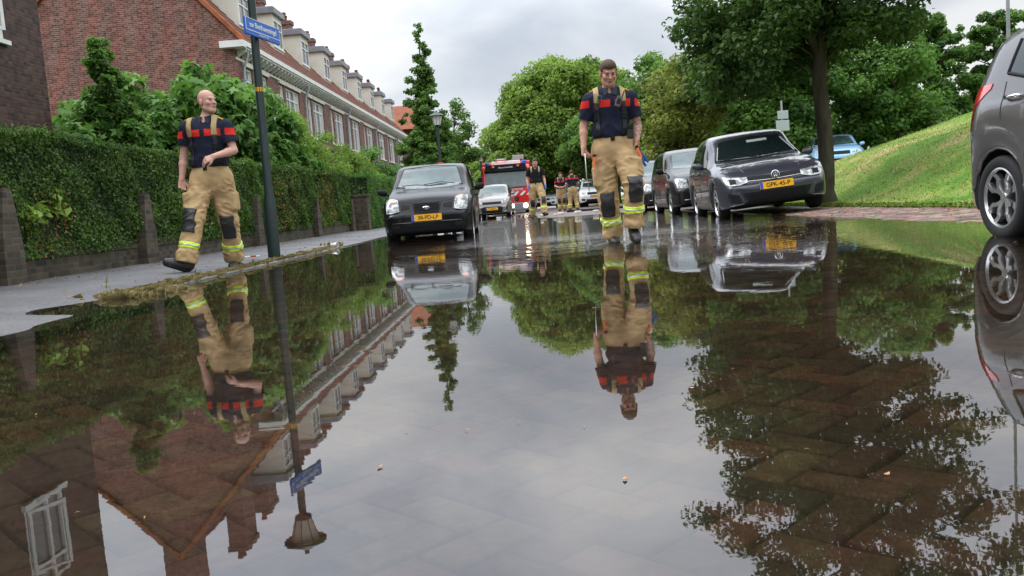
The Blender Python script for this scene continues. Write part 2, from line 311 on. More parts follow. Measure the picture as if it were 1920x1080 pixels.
sheet('lawn', np.concatenate([np.linspace(5.02, 12, 60), np.linspace(12.4, 45, 50)]), np.concatenate([np.linspace(-4, 30, 130), np.linspace(31, 100, 50)]), z_lawn, MATS['lawn'])
# kerbs (stone blocks in a row, one strip each side)
kb = MB(); random.seed(3); y = 6.45
while y < 70:
    l = 1.0; dz = random.uniform(-.004, .004); kb.box(-3.04, -2.90, y, y+l-0.012, -0.15, 0.016+dz); y += l
setp(kb.build('kerb', MATS['kerb_stone'], bevel=0.008), kind='structure')
kb = MB(); y = 2
while y < 0:
    kb.box(5.12, 5.21, y, y+0.99, -0.1, 0.062+random.uniform(-.004, .004)); y += 1.0

# herringbone clinker bricks, modelled one by one where the water is clear enough to see them
rng = np.random.default_rng(5)
def bricks(x0, x1, y0, y1, name):
    w = 0.0995; c = math.sqrt(0.5)
    R = int(14/w); ii = np.arange(-R, R); A, B = np.meshgrid(ii, ii); A = A.ravel(); B = B.ravel(); t = (A-B) % 4
    rec = []
    for tt, lx, ly in ((0, 2, 1), (3, 1, 2)):
        k = t == tt; a = A[k]; b = B[k]; cxx = (a+lx/2)*w; cyy = (b+ly/2)*w
        X = (cxx+cyy)*c; Y = (cyy-cxx)*c+6
        q = (X > x0) & (X < x1) & (Y > y0) & (Y < y1)
        rec.append(np.stack([cxx[q], cyy[q], np.full(q.sum(), lx*w/2), np.full(q.sum(), ly*w/2)], 1))
    P = np.concatenate(rec); n = len(P); g = 0.0052
    hx = P[:, 2]-g+rng.normal(0, .0008, n); hy = P[:, 3]-g+rng.normal(0, .0008, n)
    ox = P[:, 0]+rng.normal(0, .0008, n); oy = P[:, 1]+rng.normal(0, .0008, n); an = rng.normal(0, .008, n)
    ch = 0.006; vs = []
    for (dx, dy, dz, ins) in [(-1, -1, -.03, 0), (1, -1, -.03, 0), (1, 1, -.03, 0), (-1, 1, -.03, 0), (-1, -1, -.005, 0), (1, -1, -.005, 0), (1, 1, -.005, 0), (-1, 1, -.005, 0), (-1, -1, 0, ch), (1, -1, 0, ch), (1, 1, 0, ch), (-1, 1, 0, ch)]:
        lx = dx*(hx-ins); ly = dy*(hy-ins); px = ox+lx*np.cos(an)-ly*np.sin(an); py = oy+lx*np.sin(an)+ly*np.cos(an)
        vs.append(np.stack([(px+py)*c, (py-px)*c+6, np.full(n, dz)], 1))
    V = np.stack(vs, 1); ctr = V[:, 8:12].mean(1); z = z_road(ctr[:, 0], ctr[:, 1])+rng.normal(0, .0016, n)
    tl = rng.normal(0, .008, (n, 2)); V[:, :, 2] += z[:, None]+(V[:, :, 0]-ctr[:, None, 0])*tl[:, None, 0]+(V[:, :, 1]-ctr[:, None, 1])*tl[:, None, 1]
    f = np.array([(0, 1, 5, 4), (1, 2, 6, 5), (2, 3, 7, 6), (3, 0, 4, 7), (4, 5, 9, 8), (5, 6, 10, 9), (6, 7, 11, 10), (7, 4, 8, 11), (8, 9, 10, 11)])
    F = (np.arange(n)[:, None, None]*12+f[None]).reshape(-1, 4)
    return np_mesh(name, V.reshape(-1, 3), F, MATS['clinker'], fattr=np.repeat(rng.random(n), 9))
m = bpy.data.materials.new('clinker'); m.use_nodes = True; t = m.node_tree; Lk = t.links.new; b = t.nodes['Principled BSDF']; MATS['clinker'] = m
at = N(t, 'ShaderNodeAttribute', attribute_name='var'); r = N(t, 'ShaderNodeValToRGB'); r.color_ramp.interpolation = 'CONSTANT'
pal = [(0.165, 0.062, 0.048), (0.10, 0.066, 0.046), (0.21, 0.155, 0.075), (0.115, 0.05, 0.045), (0.075, 0.06, 0.05), (0.215, 0.078, 0.05), (0.13, 0.094, 0.06), (0.17, 0.075, 0.06)]
el = r.color_ramp.elements; el[0].color = (*pal[0], 1); el[1].position = 0.9; el[1].color = (*pal[-1], 1)
for i, c in enumerate(pal[1:-1]): q = el.new((i+1)/8); q.color = (*c, 1)
Lk(at.outputs['Fac'], r.inputs['Fac']); g = N(t, 'ShaderNodeNewGeometry')
nz = N(t, 'ShaderNodeTexNoise'); nz.inputs['Scale'].default_value = 22; nz.inputs['Detail'].default_value = 8; nz.inputs['Roughness'].default_value = 0.7; Lk(g.outputs['Position'], nz.inputs['Vector'])
hv = N(t, 'ShaderNodeHueSaturation'); hv.inputs['Saturation'].default_value = 0.74; q = N(t, 'ShaderNodeMapRange'); q.inputs['From Min'].default_value = 0.3; q.inputs['From Max'].default_value = 0.7; q.inputs['To Min'].default_value = 0.65; q.inputs['To Max'].default_value = 1.75; Lk(nz.outputs['Fac'], q.inputs['Value']); Lk(q.outputs[0], hv.inputs['Value']); Lk(r.outputs[0], hv.inputs['Color'])
n4 = N(t, 'ShaderNodeTexNoise'); n4.inputs['Scale'].default_value = 5; n4.inputs['Detail'].default_value = 8; n4.inputs['Roughness'].default_value = 0.75; Lk(g.outputs['Position'], n4.inputs['Vector'])
q4 = N(t, 'ShaderNodeMapRange'); q4.inputs['From Min'].default_value = 0.52; q4.inputs['From Max'].default_value = 0.72; q4.inputs['To Max'].default_value = 0.75; Lk(n4.outputs['Fac'], q4.inputs['Value'])
mxx = N(t, 'ShaderNodeMixRGB'); mxx.inputs['Color2'].default_value = (0.085, 0.09, 0.04, 1); Lk(q4.outputs[0], mxx.inputs['Fac']); Lk(hv.outputs[0], mxx.inputs['Color1']); Lk(mxx.outputs[0], b.inputs['Base Color'])
b.inputs['Roughness'].default_value = 0.75
bp = N(t, 'ShaderNodeBump'); bp.inputs['Strength'].default_value = 0.6; bp.inputs['Distance'].default_value = 0.003; Lk(nz.outputs['Fac'], bp.inputs['Height']); Lk(bp.outputs[0], b.inputs['Normal'])
setp(bricks(-2.9, 5.08, 0.2, 13.55, 'road_bricks'), kind='structure')
# moss in the joints: small tufts on the joints, under water
# ---------------------------------------------------------------- flood water
m = bpy.data.materials.new('flood_water'); m.use_nodes = True; t = m.node_tree; t.nodes.clear(); Lk = t.links.new; MATS['water'] = m
out = N(t, 'ShaderNodeOutputMaterial'); ms = N(t, 'ShaderNodeMixShader'); gl = N(t, 'ShaderNodeBsdfGlossy'); gl.inputs['Roughness'].default_value = 0.012; gl.inputs['Color'].default_value = (0.93, 0.93, 0.94, 1)
tr = N(t, 'ShaderNodeBsdfTransparent'); tr.inputs['Color'].default_value = (0.61, 0.54, 0.45, 1)
df = N(t, 'ShaderNodeBsdfDiffuse'); df.inputs['Color'].default_value = (0.04, 0.033, 0.022, 1); mu = N(t, 'ShaderNodeMixShader'); mu.inputs[0].default_value = 0.15
fr = N(t, 'ShaderNodeFresnel'); fr.inputs['IOR'].default_value = 1.8
g = N(t, 'ShaderNodeNewGeometry')
mp1 = N(t, 'ShaderNodeMapping'); mp1.inputs['Scale'].default_value = (2.0, 4.5, 1); Lk(g.outputs['Position'], mp1.inputs['Vector'])
n1 = N(t, 'ShaderNodeTexNoise'); n1.inputs['Scale'].default_value = 2.2; n1.inputs['Detail'].default_value = 3; n1.inputs['Distortion'].default_value = 0.4; Lk(mp1.outputs[0], n1.inputs['Vector'])
n2 = N(t, 'ShaderNodeTexNoise'); n2.inputs['Scale'].default_value = 0.8; n2.inputs['Detail'].default_value = 2; Lk(g.outputs['Position'], n2.inputs['Vector'])
at = N(t, 'ShaderNodeAttribute', attribute_name='rip')
h1 = N(t, 'ShaderNodeMath', operation='MULTIPLY'); Lk(n1.outputs['Fac'], h1.inputs[0]); Lk(at.outputs['Fac'], h1.inputs[1])
h2 = N(t, 'ShaderNodeMath', operation='MULTIPLY_ADD'); h2.inputs[1].default_value = 0.012; Lk(n2.outputs['Fac'], h2.inputs[0]); Lk(h1.outputs[0], h2.inputs[2])
# rings that spread from the wading man's legs
hs_ = h2.outputs[0]
for (px_, py_, am, fr_, dk) in ((0.87, 8.72, 0.30, 46, 2.2), (1.08, 8.58, 0.34, 40, 2.0), (0.4, 27.2, 0.4, 30, 1.0)):
    vs_ = N(t, 'ShaderNodeVectorMath', operation='DISTANCE'); vs_.inputs[1].default_value = (px_, py_, 0); Lk(g.outputs['Position'], vs_.inputs[0])
    m1_ = N(t, 'ShaderNodeMath', operation='MULTIPLY_ADD'); m1_.inputs[1].default_value = fr_; Lk(vs_.outputs['Value'], m1_.inputs[0]); w1_ = N(t, 'ShaderNodeMath', operation='MULTIPLY'); w1_.inputs[1].default_value = 9.0; Lk(n1.outputs['Fac'], w1_.inputs[0]); Lk(w1_.outputs[0], m1_.inputs[2])
    m2_ = N(t, 'ShaderNodeMath', operation='SINE'); Lk(m1_.outputs[0], m2_.inputs[0]); m3_ = N(t, 'ShaderNodeMath', operation='MULTIPLY'); m3_.inputs[1].default_value = -dk; Lk(vs_.outputs['Value'], m3_.inputs[0]); m4_ = N(t, 'ShaderNodeMath', operation='EXPONENT'); Lk(m3_.outputs[0], m4_.inputs[0])
    m5_ = N(t, 'ShaderNodeMath', operation='MULTIPLY'); Lk(m2_.outputs[0], m5_.inputs[0]); Lk(m4_.outputs[0], m5_.inputs[1]); m6_ = N(t, 'ShaderNodeMath', operation='MULTIPLY_ADD'); m6_.inputs[1].default_value = am; Lk(m5_.outputs[0], m6_.inputs[0]); Lk(hs_, m6_.inputs[2]); hs_ = m6_.outputs[0]
bp = N(t, 'ShaderNodeBump'); bp.inputs['Strength'].default_value = 1.0; bp.inputs['Distance'].default_value = 0.02; Lk(hs_, bp.inputs['Height'])
Lk(bp.outputs[0], gl.inputs['Normal']); Lk(bp.outputs[0], fr.inputs['Normal'])
Lk(tr.outputs[0], mu.inputs[1]); Lk(df.outputs[0], mu.inputs[2]); Lk(fr.outputs[0], ms.inputs[0]); Lk(mu.outputs[0], ms.inputs[1]); Lk(gl.outputs[0], ms.inputs[2]); Lk(ms.outputs[0], out.inputs['Surface'])
wx = np.linspace(-4.2, 5.05, 120); wy = np.concatenate([np.linspace(-3, 20, 260), np.linspace(20.2, 39.5, 80)])
wo_ = sheet('water', wx, wy, lambda X, Y: 0*X, m)
X, Y = np.meshgrid(wx, wy)
rip = 0.006+0.55*sstep(Y, 9.6, 10.6)*sstep(X, -1.3, -0.6)+1.9*np.exp(-((X-1.3)/1.5)**2-((Y-10.8)/0.9)**2)+0.9*np.exp(-((X-0.9)/.35)**2-((Y-9.2)/.5)**2)
rip = rip+0.07*sstep(X, 1.7, 2.4)*sstep(Y, 5.2, 7.0)*(1-sstep(Y, 13, 14))
a = wo_.data.attributes.new('rip', 'FLOAT', 'POINT'); a.data.foreach_set('value', rip.ravel().astype(np.float32))
# ================================================================ houses
def wall_holes(mb, fn, u0, u1, z0, z1, holes, depth=0.10, mi=0, rmi=None):
    """wall in (u,z); fn(u,z,d)->xyz where d is depth behind the face; holes get reveals"""
    us = sorted({u0, u1, *[h[0] for h in holes], *[h[1] for h in holes]}); zs = sorted({z0, z1, *[h[2] for h in holes], *[h[3] for h in holes]})
    for a, b in zip(us, us[1:]):
        for c, d in zip(zs, zs[1:]):
            mu, mz = (a+b)/2, (c+d)/2
            if any(h[0] < mu < h[1] and h[2] < mz < h[3] for h in holes): continue
            mb.add([fn(a, c, 0), fn(b, c, 0), fn(b, d, 0), fn(a, d, 0)], [(0, 1, 2, 3)], mi)
    for (a, b, c, d) in holes:
        for p, q in (((a, c), (b, c)), ((b, c), (b, d)), ((b, d), (a, d)), ((a, d), (a, c))):
            mb.add([fn(p[0], p[1], 0), fn(q[0], q[1], 0), fn(q[0], q[1], depth), fn(p[0], p[1], depth)], [(0, 1, 2, 3)], mi if rmi is None else rmi)
FX, EX, GZ = -9.05, -8.72, 6.33      # facade plane, outer eave line, gutter height
RX, RZ = -12.7, 10.75
def house_window(parent, y0, y1, z0, z1, mull, curtain=True, transom=True):
    """window set into the facade: frame with a pane child"""
    X = FX-0.08; f = MB(); t = 0.07
    f.box(X-.05, X+.03, y0, y1, z0, z0+t); f.box(X-.05, X+.03, y0, y1, z1-t, z1)
    f.box(X-.05, X+.03, y0, y0+t, z0+t, z1-t); f.box(X-.05, X+.03, y1-t, y1, z0+t, z1-t)
    for q in mull: f.box(X-.05, X+.028, q-.045, q+.045, z0+t, z1-t)
    if transom:
        zt = z1-0.42; pts = [y0+t]+list(mull)+[y1-t]
        for a, b in zip(pts, pts[1:]): f.box(X-.05, X+.024, a+.05, b-.05, zt-.03, zt+.03)
    fr = f.build('window', MATS['white_paint'], parent)
    p = MB(); p.add([(X-.02, y0+t, z0+t), (X-.02, y1-t, z0+t), (X-.02, y1-t, z1-t), (X-.02, y0+t, z1-t)], [(0, 1, 2, 3)])
    p.build('pane', MATS['glass'], fr)
    if curtain:
        c = MB(); w = (y1-y0)*0.2
        for a, b in ((y0+t, y0+t+w), (y1-t-w, y1-t)):
            c = MB(); c.box(X-.017, X-.012, a, b, z0+t, z1-t); c.build('curtain', MATS['curtain'], fr)
    sl = MB(); sl.box(FX-.02, FX+.06, y0-.04, y1+.04, z0-.06, z0); sl.build('sill', MATS['white_paint'], fr)
    return fr
def dormer(parent, y0, y1):
    xf = -9.55; zt = 8.75; zb = 6.95; slope = (RZ-GZ)/(EX-RX)
    zr = lambda x: GZ+(EX-x)*slope
    xb = EX-(zt-GZ)/slope
    d = MB(); zb0 = zr(xf)
    for y, w in ((y0, .06), (y1-.06, .06)):
        d.prism([(xf, zb0-.05), (xf, zt), (xb, zt), ], y, y+w, lambda u, v, t: (u, t, v))
    d.box(xf-.06, xf, y0+.06, y1-.06, zb0-.05, zb0+.22); d.box(xf-.06, xf, y0+.06, y1-.06, zt-.2, zt)
    dm = d.build('dormer', MATS['cream'], parent)
    r = MB(); r.box(xb-.25, xf+.14, y0-.12, y1+.12, zt, zt+.24); r.box(xb-.2, xf+.10, y0-.09, y1+.09, zt+.24, zt+.27); r.build('dormer_roof', MATS['lead'], dm, bevel=.01)
    w = MB(); za, zc = zb0+.22, zt-.2; t = .06
    w.box(xf-.04, xf+.03, y0+.06, y1-.06, za, za+t); w.box(xf-.04, xf+.03, y0+.06, y1-.06, zc-t, zc)
    ym = (y0+y1)/2
    for q in (y0+.09, ym, y1-.09): w.box(xf-.04, xf+.026, q-.03, q+.03, za+t, zc-t)
    w.box(xf-.02, xf+.05, y0-.02, y1+.02, za-.05, za)
    for a, b in ((y0+.12, ym-.03), (ym+.03, y1-.12)): w.box(xf-.04, xf+.022, a, b, zc-.38, zc-.33)
    w.build('dormer_window', MATS['white_paint'], dm)
    p = MB(); p.add([(xf-.01, y0+.12, za), (xf-.01, y1-.12, za), (xf-.01, y1-.12, zc), (xf-.01, y0+.12, zc)], [(0, 1, 2, 3)]); p.build('dormer_pane', MATS['glass'], dm)
    return dm
def chimney(parent, x, y, w, l, z0, z1, pots, seed=0):
    c = MB(); c.box(x-w/2, x+w/2, y-l/2, y+l/2, z0, z1-.18); c.box(x-w/2-.05, x+w/2+.05, y-l/2-.05, y+l/2+.05, z1-.18, z1)
    ch = c.build('chimney', MATS['brick_row'], parent)
    for k in range(pots):
        p = MB(); yy = y-l/2+(k+.5)*l/pots; h = .28+.1*((k*7+seed) % 3)/2
        p.lathe([(.09, z1), (.08, z1+h*.7), (.11, z1+h*.75), (.11, z1+h), (.0, z1+h)], 8, Matrix.Translation((x, yy, 0)))
        p.build('chimney_pot', MATS['tile'], ch)
def cornice(parent, y0, y1, end=False):
    c = MB(); c.box(FX+.003, EX, y0, y1, GZ-.16, GZ-.10); c.box(EX-.12, EX+.05, y0, y1, GZ-.095, GZ+.06)
    n = int((y1-y0)/.42)
    for k in range(n):
        yy = y0+(k+.5)*(y1-y0)/n; c.prism([(FX+.003, GZ-.40), (FX+.003, GZ-.162), (EX-.03, GZ-.162), (EX-.03, GZ-.24)], yy-.05, yy+.05, lambda u, v, t: (u, t, v))
    c.box(FX+.002, FX+.03, y0, y1, GZ-.5, GZ-.42)
    if end: c.box(FX-.40, EX+.05, y0-.30, y0, GZ-.16, GZ+.05)
    c.build('cornice', MATS['white_paint'], parent)
def downpipe(parent, y):
    d = MB(); d.tube([(EX-.05, y, GZ-.1), (EX-.07, y, GZ-.35), (FX+.10, y, GZ-.75), (FX+.09, y, GZ-1.0), (FX+.09, y, .1)], .045, 8)
    for z in (1.2, 2.6, 4.0, 5.2): d.box(FX, FX+.15, y-.06, y+.06, z, z+.04)
    d.build('downpipe', MATS['zinc'], parent, smooth=True)
def roof(parent, y0, y1):
    r = MB(); sl = 1.16
    r.prism([(EX+.0, GZ+.06), (RX, RZ), (RX, RZ-.14), (EX+.0, GZ-.09)], y0, y1, lambda u, v, t: (u, t, v))
    r.prism([(RX, RZ), (RX-3.6, RZ-3.6), (RX-3.6, RZ-3.74), (RX, RZ-.14)], y0, y1, lambda u, v, t: (u, t, v))
    r.tube([(RX, y0, RZ+.02), (RX, y1, RZ+.02)], .12, 8)
    # overlapping tile courses on the street side
    n = 16
    for k in range(n):
        a = k/n; x = EX+(RX-EX)*a; z = GZ+.06+(RZ-GZ-.06)*a; b = (k+1)/n; x2 = EX+(RX-EX)*b; z2 = GZ+.06+(RZ-GZ-.06)*b
        r.prism([(x+.01, z+.045), (x2+.01, z2+.02), (x2, z2), (x, z)], y0, y1, lambda u, v, t: (u, t, v))
    return r.build('roof', MATS['tile'], parent)
def row_house(y0, w, end=False, label='', pipe=True):
    h = thing('terraced_house', label, 'house', (0, 0, 0), group='brick terraced houses in the row')
    h.location = (FX, y0, 0)
    grp = bpy.data.objects.new('tmp', None)
    if end: G = [(28.9-y0, 29.8-y0, []), (30.45-y0, 31.5-y0, [30.95-y0])]
    else: G = [(.62, 1.22, []), (1.5, 3.5, [2.15, 2.85])]
    y1 = y0+w
    holes = []
    for a, b, m in G: holes.append((y0+a, y0+b, 4.04, 5.70)); holes.append((y0+a, y0+b, 1.15, 3.0))
    mb = MB(); wall_holes(mb, lambda u, z, d: (FX-d, u, z), y0, y1, -.1, GZ-.12, holes)
    if end:   # gable wall with its stepped-up verge
        sl = 1.16
        gp = [(FX, -.1), (FX, GZ-.12), (EX-.02, GZ+.0), (RX, RZ-.04), (RX-3.7, RZ-3.74), (RX-3.7, -.1)]
        mb.add([(u, y0, v) for u, v in gp], [tuple(range(len(gp)))], 1)
        mb.add([(FX, y1, -.1), (FX-7.3, y1, -.1), (FX-7.3, y1, 7)], [(0, 1, 2)])
    mb.build('wall', [MATS['brick_row'], MATS['brick_gable']], h)
    for a, b, m in G:
        house_window(h, y0+a, y0+b, 4.04, 5.70, [y0+q for q in m]); house_window(h, y0+a, y0+b, 1.15, 3.0, [y0+q for q in m])
        l = MB(); l.box(FX+.002, FX+.07, y0+a-.1, y0+b+.1, 5.73, 5.83); l.build('lintel', MATS['cream'], h)
    roof(h, y0+(0.003 if not end else -.05), y1)
    cornice(h, y0+.002, y1-.002, end)
    if end:
        dormer(h, 30.45-3.0+.3, 31.8-3.0+.3) if False else None
        dormer(h, 30.5, 31.8)
        chimney(h, -12.7, y0+.35, 1.25, .62, 9.8, 12.2, 3); chimney(h, -11.0, 29.6, .62, 1.2, 8.6, 11.0, 4, 1); chimney(h, -10.9, 32.1, .6, 1.0, 8.7, 10.5, 4, 2)
        v = MB(); v.prism([(EX+.02, GZ+.14), (RX, RZ+.09), (RX, RZ-.10), (EX+.02, GZ-.04)], y0-.12, y0+.1, lambda u, v_, t: (u, t, v_)); v.prism([(RX, RZ+.09), (RX-3.7, RZ-3.6), (RX-3.7, RZ-3.8), (RX, RZ-.10)], y0-.12, y0+.1, lambda u, v_, t: (u, t, v_))
        v.build('verge_tiles', MATS['tile_orange'], h)
        downpipe(h, y0+.45)
    else:
        dormer(h, y0+2.35, y0+3.65); chimney(h, -10.6, y0+4.05, .6, .42, 8.2, 9.75, 2, int(y0))
        if pipe: downpipe(h, y1-.08)
    for ch in h.children: ch.location = (-FX, -y0, 0)
    return h
Y0 = 28.2
words = ['second house of the brick row, next to the gable end house', 'third house of the brick row counted from the gable end', 'fourth house of the brick row counted from the gable end', 'fifth house of the brick row counted from the gable end', 'sixth house of the brick row, near its far end', 'seventh house of the brick row, third from its far end', 'brick row house just before the last one, half behind trees', 'last and farthest house of the brick row with cream dormer']
row_house(Y0, 4.2, True, 'brick end house with large gable wall and orange verge tiles, start of the row')
H0 = row_house(32.4, 4.28, False, words[0], pipe=True)
for k in range(1, 8):
    c = copy_tree(H0); c.location = (FX, 32.4+4.28*k, 0); c['label'] = words[k]
    if k % 2 == 1:
        for ch in list(c.children):
            if ch.name.startswith('downpipe'): bpy.data.objects.remove(ch)
# house with an orange roof that closes the row
h = thing('corner_house', 'distant house with orange tiled roof rising behind the end of the brick row', 'house', (-9.5, 70.5, 0))
w = MB(); w.box(-7, .6, 0, 9, 0, 7.4); w.build('wall', MATS['brick_row'], h)
r = MB(); r.prism([(-.6, 7.2), (4.5, 9.7), (9.6, 7.2)], -7.4, .9, lambda u, v, t: (t, u, v)); r.build('roof', MATS['tile_far'], h)
# near house, dark brick wall close by on the left
h = thing('near_house', 'dark brown brick side wall of the nearest house at the left edge', 'house', (-8, 14.7, 0)); DX = -8.0
mb = MB(); wall_holes(mb, lambda u, z, d: (DX-d, u, z), 3.0, 14.72, -.1, 7.6, [(12.55, 13.65, 3.62, 5.02)])
mb.add([(DX, 14.72, -.1), (DX-9, 14.72, -.1), (DX-9, 14.72, 7.6), (DX, 14.72, 7.6)], [(0, 1, 2, 3)])
mb.add([(DX, 3, -.1), (DX-9, 3, -.1), (DX-9, 3, 7.6), (DX, 3, 7.6)], [(3, 2, 1, 0)])
mb.add([(DX-9, 3, 7.6), (DX, 3, 7.6), (DX, 14.72, 7.6), (DX-9, 14.72, 7.6)], [(0, 1, 2, 3)])
mb.build('wall', MATS['brick_near'], h).location = (8, -14.7, 0)
f = MB(); X = DX-.05; a, b, c, d = 12.55, 13.65, 3.62, 5.02
f.box(X-.04, X+.03, a, b, c, c+.07); f.box(X-.04, X+.03, a, b, d-.07, d); f.box(X-.04, X+.03, a, a+.07, c+.07, d-.07); f.box(X-.04, X+.03, b-.07, b, c+.07, d-.07); f.box(X-.04, X+.026, 13.18, 13.25, c+.07, d-.07); f.box(X-.04, X+.024, a+.07, 13.18, 4.64, 4.70); f.box(X-.04, X+.024, 13.25, b-.07, 4.64, 4.70)
f.box(DX-.02, DX+.07, a-.05, b+.05, c-.07, c)
fr = f.build('window', MATS['white_paint'], h); fr.location = (8, -14.7, 0)
p = MB(); p.add([(X-.02, a+.07, c+.07), (X-.02, b-.07, c+.07), (X-.02, b-.07, d-.07), (X-.02, a+.07, d-.07)], [(0, 1, 2, 3)]); p.build('pane', MATS['glass'], fr)
# open sash of that window
s = MB(); s.box(0, .04, 0, .62, 0, .05); s.box(0, .04, 0, .62, 1.0, 1.05); s.box(0, .04, 0, .05, .05, 1.0); s.box(0, .04, .57, .62, .05, 1.0)
so = s.build('sash', MATS['white_paint'], fr); so.location = (DX+.0, 12.62, 3.66); so.rotation_euler = (0, 0, math.radians(-28))
mb = MB(); mb.box(DX+.01, DX+.05, 14.4, 14.72, 2.6, 2.66)
# shed with corrugated roof between the near house and the gable
sh = thing('shed', 'low black shed with corrugated roof behind the hedge, in front of the gable', 'shed', (-9.6, 19, 0))
mb = MB(); mb.box(-2.2, 1.2, 0, 3, 0, 2.05); mb.build('wall', MATS['black'], sh)
mb = MB()
for k in range(44):
    x = -2.3+k*.082; mb.add([(x, -.15, 2.08), (x+.041, -.15, 2.12), (x+.082, -.15, 2.08), (x, 3.1, 2.38), (x+.041, 3.1, 2.42), (x+.082, 3.1, 2.38)], [(0, 1, 4, 3), (1, 2, 5, 4)])
mb.build('roof', MATS['lead'], sh)
# ================================================================ low garden wall with pillars and hedges
WX = -5.12
def leafquads(C, Nn, size, rng, asp=0.62):
    """C (n,3) centres, Nn (n,3) normals -> V,F of kite shaped leaves"""
    n = len(C); a = rng.normal(size=(n, 3)); a -= Nn*(a*Nn).sum(1, keepdims=True); a /= np.linalg.norm(a, axis=1, keepdims=True)+1e-9; b = np.cross(Nn, a)
    s = (size*(0.65+0.7*rng.random(n)))[:, None] if np.isscalar(size) else (size*(0.65+0.7*rng.random(n)))[:, None]
    bend = Nn*s*0.18
    V = np.stack([C-a*s*.5, C+b*s*asp*.5-a*s*.05+bend, C+a*s*.5, C-b*s*asp*.5-a*s*.05+bend], 1).reshape(-1, 3)
    F = np.arange(n*4).reshape(-1, 4)
    return V, F
def unit(v): return v/(np.linalg.norm(v, axis=1, keepdims=True)+1e-9)
def hedge(name, label, x0, x1, y0, y1, z0, z1, size0, n, seed, m='leaf_hedge', group=None, brown=None, dip=None):
    rng = np.random.default_rng(seed); o = thing(name, label, 'hedge', ((x0+x1)/2, y0, z0), group=group)
    # dense twiggy core
    cb = MB(); q = .10; ny = max(4, int((y1-y0)/.35))
    cbx = [(x0+q, z0+.02), (x1-q, z0+.02), (x1-q, z1-q-.03), (x0+q, z1-q-.03)]
    cb.prism(cbx, y0+q, y1-q, lambda u, v, t: (u, t, v)); core = cb.build('core', MATS['dark_leaf'], o); core.location = (-(x0+x1)/2, -y0, -z0)
    ax = (y1-y0)*(z1-z0); at_ = (y1-y0)*(x1-x0); ae = (x1-x0)*(z1-z0); tot = ax*1.25+at_+2*ae
    pr = rng.random(n)*tot; C = np.zeros((n, 3)); Nn = np.zeros((n, 3)); Y = y0+(y1-y0)*rng.random(n)**1.25; X = x0+(x1-x0)*rng.random(n); Z = z0+(z1-z0)*rng.random(n)
    s1 = pr < ax; s1b = (pr >= ax) & (pr < ax*1.25); s2 = (pr >= ax*1.25) & (pr < ax*1.25+at_); s3 = (pr >= ax*1.25+at_) & (pr < ax*1.25+at_+ae); s4 = pr >= ax*1.25+at_+ae
    X[s1] = x1; Nn[s1] = (1, 0, .15); X[s1b] = x0; Nn[s1b] = (-1, 0, .2); Z[s2] = z1; Nn[s2] = (0, 0, 1); Y[s3] = y0; Nn[s3] = (0, -1, .1); Y[s4] = y1; Nn[s4] = (0, 1, .1)
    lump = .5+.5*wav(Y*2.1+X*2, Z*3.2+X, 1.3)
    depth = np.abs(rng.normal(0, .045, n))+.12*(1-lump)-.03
    C[:] = np.stack([X, Y, Z], 1)-unit(Nn)*depth[:, None]+rng.normal(0, .012, (n, 3))
    C[:, 2] += (Z > z1-.15)*(.04*wav(C[:, 1], C[:, 0], 2.3))+np.maximum(0, rng.normal(-.05, .05, n))*(Z > z1-.05)
    if dip: C[:, 2] += (Z-z0)/(z1-z0)*np.interp(Y, dip[0], dip[1])
    Nn = unit(unit(Nn)+rng.normal(0, .55, (n, 3)))
    sz = size0*(.8+.5*np.clip((Y-y0)/14, 0, 1.5))
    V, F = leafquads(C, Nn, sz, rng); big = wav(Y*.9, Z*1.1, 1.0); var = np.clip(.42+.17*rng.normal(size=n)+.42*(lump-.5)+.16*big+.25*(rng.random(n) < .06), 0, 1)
    fm = np.zeros(n, int); mats = [MATS[m], MATS['leaf_dry']]
    if brown:
        for (by, bz, br) in brown: fm[((C[:, 1]-by)**2/1.0+(C[:, 2]-bz)**2*2.2 < br**2*(0.5+rng.random(n))) & (rng.random(n) < .2)] = 1
    lv = np_mesh('leaves', V, F, mats, o, fm=fm, fattr=var); lv.location = core.location
    return o
mat('dark_leaf', (0.008, 0.014, 0.005), 0.9, col2=(0.016, 0.026, 0.008), scale=9, bump=1.0, bscale=30)
PY = [8.05, 11.05, 15.7, 20.2, 24.3]
gw = thing('garden_wall', 'long low mossy brick wall with tapering pillars under the hedge on the left', 'wall', (WX, 6, 0))
mb = MB(); mb.box(-.11, .11, -4.5, 18.6, -.05, .27); mb.build('wall', MATS['brick_low'], gw)
mb = MB(); random.seed(1); y = -4.5
while y < 18.5:
    mb.box(-.125, .125, y, y+.062, .272, .272+.10+random.uniform(-.006, .006)); y += .072
mb.build('coping', MATS['brick_low'], gw)
for y in PY:
    mb = MB(); w = .17
    mb.prism([(-w, -.05), (w, -.05), (w*.95, .40), (w*.62, .75), (.06, .97), (-.06, .97), (-w*.62, .75), (-w*.95, .40)], -.16, .235, lambda u, v, t: (t, y-6+u, v)); mb.build('pillar', MATS['brick_low'], gw)
hedge('hedge', 'long clipped green hedge above the low wall on the left, brown in one spot', -6.0, WX+.19, 5.5, 24.2, .29, 1.58, .043, 165000, 1, brown=[(8.9, .6, .5), (13.5, 1.2, .9), (17.6, .8, 1.1), (21.5, .9, 1.0)], dip=([5, 12, 24], [0, 0, .08]))
hedge('hedge', 'bright green box shaped hedge at the garden gate beside the black car', -5.9, -4.6, 25.6, 36, .1, 1.75, .06, 32000, 2, m='leaf_fig')
